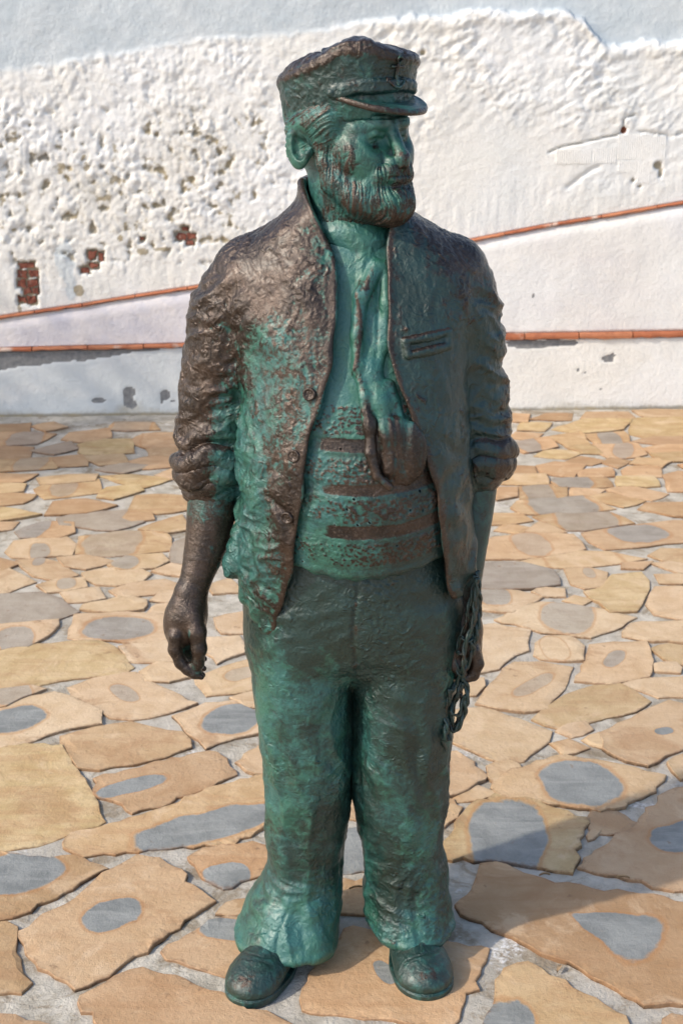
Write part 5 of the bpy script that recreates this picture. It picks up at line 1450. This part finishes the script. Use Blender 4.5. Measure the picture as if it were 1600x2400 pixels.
# low wall: plinth along the ground
def low_field(s, z):
    P_ = np.stack([s, z, np.zeros_like(s)], 1).astype(np.float32)
    n = 0.004 * fbm(P_ * 4, 3, 410) + 0.0015 * fbm(P_ * 30, 3, 411)
    top = z > pl(T1B, s) - (0.085 * np.clip(1 - (s + 1.80) / 0.75, 0, 1) ** 0.8 + 0.012 + 0.022 * fbm(P_ * 9, 3, 412))
    m1 = smooth(0, 1, top.astype(float)) * smooth(-0.85, -1.05, s)
    bare = np.maximum(m1, blob(s, z, [(-0.80, 0.352, 0.035, 0.012), (1.00, 0.362, 0.125, 0.026), (1.14, 0.366, 0.12, 0.020), (0.93, 0.372, 0.06, 0.015)], 0.35, 1))
    bare = np.maximum(bare, blob(s, z, [(-1.29, 0.082, 0.040, 0.014), (-1.125, 0.125, 0.036, 0.028), (-1.13, 0.085, 0.030, 0.042), (-1.12, 0.060, 0.036, 0.026), (-0.935, 0.108, 0.030, 0.028), (-0.955, 0.085, 0.012, 0.022), (-0.90, 0.075, 0.012, 0.008), (1.425, 0.278, 0.030, 0.020), (1.45, 0.297, 0.018, 0.012), (1.31, 0.200, 0.008, 0.006), (1.265, 0.22, 0.006, 0.010), (1.40, 0.11, 0.007, 0.007)], 0.30, 2))
    n -= 0.004 * bare
    dirt = 0.55 * smooth(0.09, 0.0, z + 0.06 * fbm(P_ * 6, 3, 413)) + 0.25 * smooth(0.1, 0.5, fbm(P_ * np.array((22, 3, 1)), 3, 416)) * smooth(0.10, 0.38, z) + 0.35 * smooth(0.1, 0.5, fbm(P_ * np.array((3, 5, 1)), 3, 414)) * smooth(0.20, 0.08, z) + 0.5 * smooth(0.020, 0.0, z)
    tone = 0.62 * smooth(-0.2, 0.3, fbm(P_ * np.array((1.3, 4, 1)), 3, 415) + np.where(s < 0, 0.30, -0.22))  # bluer left half paints in the shade lying on that end
    z_ = np.zeros_like(s)
    return n, {'dirt': dirt, 'bare': bare, 'tone': tone, 'red': z_}
low_wall = tag(link('low_wall', wall_mesh('low_wall', s_mid, lambda s: np.full(len(s), -0.03), lambda s: pl(T1B, s) - 0.001, 42, low_field), None, LIME),
               'low whitewashed wall at the ground with grey flaked patches under red tiles', 'wall')

# middle wall between the level tile course and the sloping one
def mid_field(s, z):
    P_ = np.stack([s, z, np.zeros_like(s)], 1).astype(np.float32)
    top = pl(T2, s) - z
    n = -0.004 - 0.030 * smooth(0.10, 0.0, top) ** 2 + 0.005 * fbm(P_ * 4, 3, 420) + 0.003 * fbm(P_ * np.array((9, 5, 1)), 3, 421) + 0.001 * fbm(P_ * 40, 3, 422)
    tone = np.where(s < 0.2, -0.9, -0.25) + 0.45 * fbm(P_ * np.array((1.8, 4, 1)), 3, 423) + 0.6 * smooth(0.05, 0.01, top) * (s < 0.2)  # lilac on the left is painted shade, with a sunlit strip under the tiles
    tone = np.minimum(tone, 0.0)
    n -= 0.003 * line_mask(s, z, [(-1.09, 0.63), (-1.06, 0.52), (-1.075, 0.38)], 0.004)
    dirt = 0.28 * line_mask(s, z, [(-1.09, 0.63), (-1.06, 0.52), (-1.075, 0.38)], 0.02) + 0.20 * smooth(0.05, 0.0, z - pl(T1T, s)) + 0.20 * smooth(0.1, 0.5, fbm(P_ * np.array((4, 2, 1)), 3, 424)) + 0.22 * smooth(0.15, 0.5, fbm(P_ * np.array((20, 3, 1)), 3, 425))
    bare = blob(s, z, [(1.01, 0.62, 0.008, 0.008), (0.83, 0.46, 0.008, 0.006)], 0.3, 5)
    return n, {'dirt': dirt, 'bare': bare, 'tone': tone, 'red': np.zeros_like(s)}
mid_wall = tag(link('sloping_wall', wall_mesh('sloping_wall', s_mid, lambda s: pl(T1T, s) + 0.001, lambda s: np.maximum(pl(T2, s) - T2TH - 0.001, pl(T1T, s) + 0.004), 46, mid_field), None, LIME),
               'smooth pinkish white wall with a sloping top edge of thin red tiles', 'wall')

# tile courses: each tile a piece of its own
def tile_piece(name, s0, s1, zb, zt, parent, front, seed, back=-0.10):
    rs_ = np.random.RandomState(seed)
    k = 7
    S_ = np.linspace(s0, s1, k)
    V, F = [], []
    for i, s in enumerate(S_):
        e = 0.0022 * rs_.randn(4)
        b0, t0 = pl(zb, s), pl(zt, s)
        f = front + 0.002 * rs_.randn()
        for (n, z) in ((back, b0), (f, b0 + 0.003 + e[0]), (f + 0.003, 0.5*(b0+t0) + e[1]*0.4), (f, t0 - 0.003 + e[2]), (f - 0.006, t0), (back, t0)):
            V.append(wall_pt(s, z, n))
    for i in range(k - 1):
        for j in range(6):
            a = i*6 + j; b = i*6 + (j+1) % 6
            F.append((a, b, b+6, a+6))
    F.append(tuple(range(5, -1, -1))); F.append(tuple((k-1)*6 + j for j in range(6)))
    me = mesh_py(name, V, F, False)
    return link(name, me, parent, TILE)
s = -4.2; k = 0
while s < 4.2:
    L_ = 0.275 + 0.03 * rng.rand()
    tile_piece('edge_tile', s, s + L_ - 0.006, [(a, b + 0.0012) for a, b in T1B], [(a, b - 0.0012) for a, b in T1T], low_wall, 0.013 + 0.003 * rng.rand(), 500 + k)
    s += L_; k += 1
T2B = [(a, b - T2TH) for a, b in T2]
s = -3.4
while s < 4.0:
    L_ = 0.24 + 0.06 * rng.rand()
    tile_piece('edge_tile', s, s + L_ - 0.004, T2B, T2, mid_wall, -0.012 + 0.005 * rng.rand(), 700 + k)
    s += L_; k += 1

# tall rough wall
ZZ = lambda x_, y_: ((0, 450, 3.136), x_, y_)
def from_zoom(ox, oy, sc_, x_, y_):
    """places read off an enlarged crop of the photograph, taken to the plane of the wall"""
    u = (ox + x_ / sc_ - 800.0) / 3090.0; v = (1200.0 - oy - y_ / sc_) / 3090.0
    c_, s_ = math.cos(CAM_PITCH), math.sin(CAM_PITCH)
    d = np.array((u, c_ + v * s_, -s_ + v * c_))
    M = np.array([[WT[0], -d[0]], [WT[1], -d[1]]])
    r = np.array((CAM_POS[0] - WO[0], CAM_POS[1] - WO[1]))
    S_, t = np.linalg.solve(M, r)
    return S_, CAM_POS[2] + d[2] * t
BR = [(0,450,3.136,*q) for q in ((138,244,530,566),(126,186,584,640),(202,274,582,628),(122,180,652,702),(196,272,654,702),(166,226,716,764),(234,275,714,756),(132,186,780,822),(196,262,776,828),
      (642,700,440,496),(590,650,562,598),(652,716,534,570),(722,754,452,512),(1288,1368,312,360),(1336,1380,266,286),(1374,1432,312,356),(1368,1420,362,390),(1030,1056,340,364))]
HB = [(900,0,2.24,*q) for q in ((905,1090,786,862),(1100,1222,776,858),(1232,1396,706,838),(1232,1330,846,906),(1336,1398,846,962),(1404,1480,716,836))]
def rect(b):
    s0, z1 = from_zoom(b[0], b[1], b[2], b[3], b[5]); s1, z0 = from_zoom(b[0], b[1], b[2], b[4], b[6])
    return s0, s1, z0, z1
brects = [rect(b) for b in BR]; hrects = [rect(b) for b in HB]
CR1 = [from_zoom(900, 0, 2.24, *q) for q in ((870, 800), (940, 772), (1050, 750), (1150, 725), (1225, 712), (1262, 688))]
CR1b = [from_zoom(900, 0, 2.24, *q) for q in ((1262, 688), (1262, 625), (1320, 605))]
CR2 = [from_zoom(900, 0, 2.24, *q) for q in ((1340, 690), (1400, 695), (1500, 715), (1600, 690))]
CR3 = [from_zoom(900, 0, 2.24, *q) for q in ((970, 985), (1080, 900), (1130, 878))]
ochre = [from_zoom(900, 0, 2.24, *q) for q in ((1440, 870), (1455, 905), (1262, 685), (205, 275), (1310, 950), (1345, 980))]

def rough_field(s, z):
    P_ = np.stack([s, z, np.zeros_like(s)], 1).astype(np.float32)
    wv = 0.030 * fbm(P_ * 2.6, 3, 429) + 0.034 * fbm(P_ * 7, 4, 430) + 0.018 * fbm(P_ * 22, 3, 431)
    rb = pl(RB, s)
    below = smooth(0.012, -0.012, z - rb - wv)
    right = smooth(-0.2, 0.5, s)
    step = 0.003 + 0.034 * right
    # how lumpy the plaster is from place to place
    lft = smooth(0.10, -0.5, s)
    lump_a = 0.35 + 0.65 * lft * smooth(0.75, 0.95, z) + 0.65 * right * smooth(1.35, 1.6, z)
    lump_a *= 1 - 0.75 * smooth(0.35, 0.55, s) * smooth(1.15, 0.95, s) * smooth(1.55, 1.35, z)
    lump_a *= 0.40 + 0.60 * smooth(-0.25, 0.35, fbm(P_ * 3.5, 3, 450))
    lump_a *= 1 - 0.55 * smooth(0.16, 0.02, z - pl(T2, s)) 
    warp_ = np.stack([fbm(P_ * 6, 2, 432), fbm(P_ * 6, 2, 433), np.zeros_like(s)], 1)
    W_ = P_ + 0.03 * warp_
    c1, c2 = cells(np.stack([W_[:, 0] * 22, W_[:, 1] * 24, np.zeros_like(s)], 1), 6)
    c3, _ = cells(np.stack([W_[:, 0] * 46, W_[:, 1] * 50, np.zeros_like(s)], 1), 7)
    nod = 0.55 * (0.75 - c1) + 0.35 * (0.7 - c3)
    f1 = fbm(P_ * 11, 4, 434); f2 = fbm(P_ * 34, 3, 435)
    rot = np.stack([W_[:, 0] * 0.82 + W_[:, 1] * 0.57, -W_[:, 0] * 0.57 + W_[:, 1] * 0.82, np.zeros_like(s)], 1)
    tro = ridged(rot * np.array((7, 17, 1)), 3, 436)
    f3 = ridged(P_ * 24, 3, 451); L_ = lft * (0.006 * nod + 0.017 * f1 + 0.009 * f2 + 0.006 * f3) + (1 - lft) * (0.010 * tro + 0.017 * f1 + 0.006 * f2 + 0.004 * nod)
    drip = 0.004 * fbm(P_ * np.array((26, 5, 1)), 3, 437) * smooth(0.35, 0.1, z - pl(T2, s))
    pit_n = fbm(P_ * 17, 3, 438)
    pits = smooth(0.12, 0.42, pit_n) * lft * smooth(1.72, 1.5, z) * smooth(0.72, 0.85, z)
    n = -0.024 + below * (L_ * lump_a * 1.3 + drip - 0.014 * pits) - (1 - below) * step
    n += (1 - below) * (0.005 * fbm(P_ * 5, 3, 439) + 0.002 * fbm(P_ * 24, 3, 440))
    n += 0.012 * below * np.exp(-((z - rb - wv + 0.03) / 0.03) ** 2) * right
    # holes where bricks show
    hole = np.zeros_like(s)
    w2 = 0.016 * fbm(P_ * 34, 4, 441)
    for (a, b, c_, e) in brects:
        d = np.maximum(np.maximum(a - 0.009 - s, s - b - 0.009), np.maximum(c_ - 0.009 - z, z - e - 0.009)) + w2
        hole = np.maximum(hole, smooth(0.004, -0.003, d))
    n = n * (1 - hole) + hole * (-0.044 + 0.004 * f2)
    flat = np.zeros_like(s)
    for (a, b, c_, e) in hrects:
        d = np.maximum(np.maximum(a - s, s - b), np.maximum(c_ - z, z - e)) + 0.8 * w2
        flat = np.maximum(flat, smooth(0.006, -0.006, d))
    n = n * (1 - 0.85 * flat) + 0.85 * flat * (-0.020)
    ck = np.maximum(np.maximum(line_mask(s + w2, z, CR1, 0.0045), line_mask(s, z + w2, CR1b, 0.0045)), 0.7 * line_mask(s, z + 1.5 * w2, CR2, 0.0045))
    n -= 0.016 * ck + 0.010 * line_mask(s, z + w2, CR3, 0.012)
    oc = blob(s, z, [(ochre[0][0], ochre[0][1], 0.024, 0.020), (ochre[1][0], ochre[1][1], 0.012, 0.030), (ochre[3][0], ochre[3][1], 0.016, 0.014), (ochre[4][0], ochre[4][1], 0.010, 0.012), (ochre[5][0], ochre[5][1], 0.012, 0.006)], 0.3, 9)
    rd = blob(s, z, [(ochre[2][0], ochre[2][1], 0.016, 0.018)], 0.3, 10)
    n -= 0.012 * oc + 0.012 * rd
    low = smooth(0.05, 0.60, -nod * 1.2 - f1 * 0.9 + 0.15)
    stain = smooth(-0.2, 0.35, fbm(P_ * np.array((2.2, 2.8, 1)), 3, 442) + 0.25 * np.exp(-((s + 0.95) / 0.6) ** 2 - ((z - 1.25) / 0.25) ** 2))
    dirt = below * (lft * smooth(1.75, 1.45, z) * smooth(0.60, 0.8, z) * (1.9 * low * (0.45 + 0.65 * stain) * (0.4 + 0.6 * lump_a) + 0.75 * pits) + 0.42 * stain * lft * smooth(1.7, 1.35, z))
    dirt = np.maximum(dirt, 0.9 * blob(s, z, [(-1.02, 0.86, 0.035, 0.018), (-0.92, 0.872, 0.05, 0.012), (-1.13, 0.925, 0.015, 0.020), (-1.36, 0.66, 0.030, 0.030), (-1.10, 0.99, 0.012, 0.03), (-1.67, 0.57, 0.012, 0.02)], 0.5, 12))
    dirt = np.maximum(dirt, 0.75 * ck + 0.25 * (1 - lft) * low * smooth(1.3, 1.5, z) + 0.9 * hole)
    dirt = np.maximum(dirt, 0.85 * oc)
    soft = np.where(s > 0.4, 1 - below, smooth(-0.05, 0.03, z - rb - wv))
    tone = soft * (0.85 + 0.4 * fbm(P_ * 2, 3, 443)) + (1 - soft) * (0.32 * smooth(0.25, 0.9, s) * smooth(-0.2, 0.4, fbm(P_ * 2.5, 3, 444) + 0.15))
    tone = np.maximum(tone, 0.7 * blob(s, z, [(-1.42, 0.82, 0.05, 0.10), (-1.40, 0.70, 0.03, 0.10)], 0.6, 14))
    return n, {'dirt': dirt, 'bare': np.zeros_like(s), 'tone': tone, 'red': rd}
rough_wall = tag(link('rough_wall', wall_mesh('rough_wall', s_fine, lambda s: np.maximum(pl(T2, s) + 0.001, 0.05) - 0.0, lambda s: np.full(len(s), 3.4), 330, rough_field, 0.35), None, LIME),
                 'tall white wall of lumpy crumbling plaster with bare bricks showing', 'wall')

def box_piece(name, r, front, depth, parent, mat, seed, ribs=0):
    s0, s1, z0, z1 = r
    rs_ = np.random.RandomState(seed)
    V, F = [], []
    k = max(2, ribs * 2 + 1) if ribs else 4
    rows = 3
    for i in range(k):
        s = s0 + (s1 - s0) * i / (k - 1)
        rb_ = (0.0036 if i % 2 else 0.0) if ribs else 0.0
        for j in range(rows):
            z = z0 + (z1 - z0) * j / (rows - 1)
            jit = 0.0 if ribs else 0.0055
            V.append(wall_pt(s + jit * rs_.randn() * (0 < i < k-1 or j % 2 == 0), z + jit * 0.7 * rs_.randn(), front + rb_ + (0.0015 * rs_.randn() if not ribs else 0)))
    for i in range(k - 1):
        for j in range(rows - 1):
            F.append((i*rows+j, (i+1)*rows+j, (i+1)*rows+j+1, i*rows+j+1))
    bor = [i*rows for i in range(k)] + [(k-1)*rows + j for j in range(1, rows)] + [i*rows + rows - 1 for i in range(k-2, -1, -1)] + [j for j in range(rows-2, 0, -1)]
    m0 = len(V)
    for b in bor:
        p = np.array(V[b]); p[:2] -= WN * depth; V.append(p)
    for a in range(len(bor)):
        b = (a + 1) % len(bor); F.append((bor[a], m0 + a, m0 + b, bor[b]))
    return link(name, mesh_py(name, V, F), parent, mat)
for i, r in enumerate(brects):
    box_piece('brick', r, -0.036 + 0.006 * rng.rand(), 0.06, rough_wall, BRICK, 800 + i)
for i, r in enumerate(hrects):
    g = 0.0015
    box_piece('hollow_brick', (r[0]+g, r[1]-g, r[2]+g, r[3]-g), -0.0222, 0.05, rough_wall, LIME, 850 + i, ribs=max(3, int((r[1]-r[0]) / 0.011)))

# ------------------------------------------------------------------ the net hanging from his left hand (part of the casting)
def dpt(fx, fy, yy):
    """a spot read off an enlarged crop (zoom 4.277 from 980,1250), at depth yy, in metres"""
    u = (980 + fx / 4.277 - 800.0) / 3090.0; v = (1200.0 - 1250 - fy / 4.277) / 3090.0
    c_, s_ = math.cos(CAM_PITCH), math.sin(CAM_PITCH)
    t = (yy - CAM_POS[1]) / (c_ + v * s_)
    return (u * t, yy, CAM_POS[2] + (-s_ + v * c_) * t - 0.005)
NET = [
 ([(585,380),(606,560),(608,760),(590,960),(556,1150),(500,1300),(440,1420),(380,1500),(318,1600),(288,1760),(282,1900),(296,2010),(310,2080)], -0.075, 0.0062),
 ([(565,420),(536,600),(498,760),(478,900),(430,1020),(388,1150),(382,1290),(402,1400),(440,1430)], -0.080, 0.0050),
 ([(588,450),(568,700),(548,900),(508,1010),(462,1130),(455,1300),(430,1400)], -0.088, 0.0056),
 ([(575,470),(590,640),(566,860),(536,1000),(520,1090),(550,1160)], -0.080, 0.0054),
 ([(560,500),(556,640),(520,800),(530,980),(556,1130),(520,1240)], -0.070, 0.0060),
 ([(440,1430),(484,1540),(486,1680),(454,1800),(424,1900),(356,1985),(330,1900),(342,1750),(392,1620),(440,1490)], -0.070, 0.0066),
 ([(398,1600),(352,1700),(334,1800),(400,1820),(440,1700),(470,1620)], -0.078, 0.0046),
 ([(272,1600),(268,1750),(258,1900),(244,2050),(258,2190)], -0.080, 0.0058),
 ([(320,1560),(300,1680),(262,1800),(276,1960),(262,2080)], -0.088, 0.0060),
 ([(440,1440),(420,1560),(436,1700),(412,1830),(370,1930)], -0.060, 0.0056),
 ([(600,520),(612,700),(604,880),(580,1040),(560,1170),(490,1330)], -0.058, 0.0058),
 ([(480,780),(520,860),(570,900)], -0.084, 0.0042), ([(430,1030),(480,1080),(540,1060)], -0.086, 0.0040), ([(386,1180),(430,1210),(470,1150)], -0.088, 0.0040),
]
Vn, Qn, pn, cn = [], [], [], []
for pts, yy, r in NET:
    p = np.array([dpt(a, b, yy + 0.006 * math.sin(i * 1.7 + a)) for i, (a, b) in enumerate(pts)])
    n = max(14, int(np.linalg.norm(np.diff(p, axis=0), axis=1).sum() / 0.0038))
    c_ = resample(p, n)
    c_ += 0.0016 * np.stack([noise(c_ * 60, 600), noise(c_ * 60, 601), noise(c_ * 60, 602)], 1)
    t = np.arange(n)
    tn = np.gradient(c_, axis=0); tn /= np.linalg.norm(tn, axis=1)[:, None]
    sd = np.cross(tn, (0, 1, 0)); sd /= np.linalg.norm(sd, axis=1)[:, None]
    for ph in (0, math.pi):                                     # two plies twisted together
        off = r * 0.42 * (np.cos(t * 0.42 + ph)[:, None] * sd + np.sin(t * 0.42 + ph)[:, None] * np.cross(sd, tn))
        v, q = tube(c_ + off, r * 0.56 * (1 + 0.10 * np.sin(t * 1.3)), 8)
        o = len(Vn); Vn.extend(v)
        for f_ in q: Qn.append(tuple(i + o for i in f_))
        zz = np.array(v)[:, 2]
        pn.extend(list(0.62 + 0.4 * fbm(np.array(v) * 45, 3, 610) - 0.25 * (yy > -0.065)))
        cn.extend(list(0.35 + 0.5 * fbm(np.array(v) * 30, 2, 611)))
me = bpy.data.meshes.new('fishing_net'); me.from_pydata([tuple(map(float, v)) for v in Vn], [], Qn); me.update()
me.polygons.foreach_set('use_smooth', np.full(len(me.polygons), True, bool))
for nme, arr in (('pat', pn), ('cav', cn), ('pale', np.full(len(Vn), 0.08))):
    at_ = me.attributes.new(nme, 'FLOAT', 'POINT'); at_.data.foreach_set('value', np.array(arr, np.float32))
link('fishing_net', me, statue, BRONZE)

# ------------------------------------------------------------------ unseen tree added left of the view to cast shade on the foot of the wall
def leafy_tree():
    root = bpy.data.objects.new('unseen_shade_tree', None); COL.objects.link(root)
    base = np.array((-3.75, 2.75, 0.0)); root.location = base
    tag(root, 'unseen leafy tree added left of the square to shade the foot of the wall', 'tree')
    bark = NT('bark'); bark.b.inputs['Base Color'].default_value = (0.12, 0.09, 0.065, 1); bark.b.inputs['Roughness'].default_value = 0.9
    Vt, Qt = [], []
    def add(p, r, seg=9):
        v, q = tube(p, r, seg); o = len(Vt); Vt.extend(v); Qt.extend([tuple(i + o for i in f_) for f_ in q])
    add(resample([(0, 0, 0), (0.03, 0.02, 0.6), (0.0, 0.0, 1.2), (0.05, 0.0, 1.7)], 12), np.linspace(0.10, 0.065, 12))
    rs_ = np.random.RandomState(11)
    tips = []
    for i in range(16):
        a = i * 2.4; l = rs_.uniform(0.45, 0.95)
        p1 = np.array((math.cos(a) * l, math.sin(a) * l * 0.8, 1.95 + rs_.uniform(-0.05, 0.45)))
        p = resample([(0.03, 0, 1.45 + 0.02 * i), (0.5 * p1[0], 0.5 * p1[1], 1.75 + 0.2 * rs_.rand()), p1], 8)
        add(p, np.linspace(0.035, 0.008, 8), 6); tips += [p[j] for j in (3, 4, 5, 6, 7)]
    me = bpy.data.meshes.new('trunk'); me.from_pydata([tuple(map(float, v)) for v in Vt], [], Qt); me.update()
    link('trunk', me, root, bark.m)
    lf = NT('leaf'); lf.set(lf.b.inputs['Base Color'], lf.mix(lf.ramp(lf.noise(6, 3), 0.3, 0.7), (0.035, 0.075, 0.022), (0.075, 0.115, 0.035))); lf.b.inputs['Roughness'].default_value = 0.6
    tips = np.array(tips); N_ = 3600
    c_ = tips[rs_.randint(len(tips), size=N_)] + rs_.randn(N_, 3) * np.array((0.13, 0.13, 0.09))
    d1_ = rs_.randn(N_, 3); d1_ /= np.linalg.norm(d1_, axis=1)[:, None]
    d2_ = np.cross(d1_, rs_.randn(N_, 3)); d2_ /= np.linalg.norm(d2_, axis=1)[:, None]
    L_ = rs_.uniform(0.03, 0.05, (N_, 1))
    Vl = np.stack([c_ - d1_ * L_, c_ + d2_ * L_ * 0.4, c_ + d1_ * L_, c_ - d2_ * L_ * 0.4], 1).reshape(-1, 3)
    link('crown', mesh_np('crown', Vl, np.arange(N_ * 4).reshape(-1, 4), False), root, lf.m)
leafy_tree()

# ------------------------------------------------------------------ a few dry bits lying on the paving
DRY = NT('dry_leaf_stuff')
DRY.set(DRY.b.inputs['Base Color'], DRY.mix(DRY.noise(60, 3), (0.30, 0.19, 0.10), (0.52, 0.38, 0.23))); DRY.b.inputs['Roughness'].default_value = 0.8
def dry_leaf(x, y, ang, L_, w, label, z=0.012):
    n = 9; V, F = [], []
    for i in range(n):
        t = i / (n - 1); ww = w * math.sin(math.pi * min(1, t * 0.97 + 0.02)) ** 0.8
        for k, sgn in enumerate((-1, 0, 1)):
            V.append(((t - 0.5) * L_, sgn * ww, 0.0035 * abs(sgn) + 0.004 * math.sin(t * 3.1)))
    for i in range(n - 1):
        for k in range(2): F.append((i*3+k, i*3+k+1, (i+1)*3+k+1, (i+1)*3+k))
    m0 = len(V); V += [(a, b, c - 0.0012) for a, b, c in V[:m0]]
    F += [tuple(m0 + i for i in reversed(f_)) for f_ in F[:]]
    o = link('dry_leaf', mesh_py('dry_leaf', V, F, True), None, DRY.m)
    o.location = (x, y, z); o.rotation_euler = (0, 0, ang)
    tag(o, label, 'leaf', group='dry leaves and straws on the paving')
dry_leaf(0.452, -0.115, 1.05, 0.026, 0.0045, 'plump dry leaf in the mortar below the long brown flagstone with teardrop core', 0.006)
dry_leaf(0.223, 0.085, 1.2, 0.024, 0.003, 'thin dry leaf in grey mortar just right of the trouser leg', 0.006)
dry_leaf(0.470, 0.215, 0.1, 0.026, 0.002, 'pale straw at the edge of the shadowed mortar strip, nearer to the statue', 0.009)
dry_leaf(0.650, 0.205, -0.1, 0.030, 0.0025, 'pale straw on the mortar strip farthest right of the statue', 0.009)
dry_leaf(0.035, 0.16, 0.15, 0.036, 0.0018, 'long thin straw seen between the two trouser legs', 0.012)
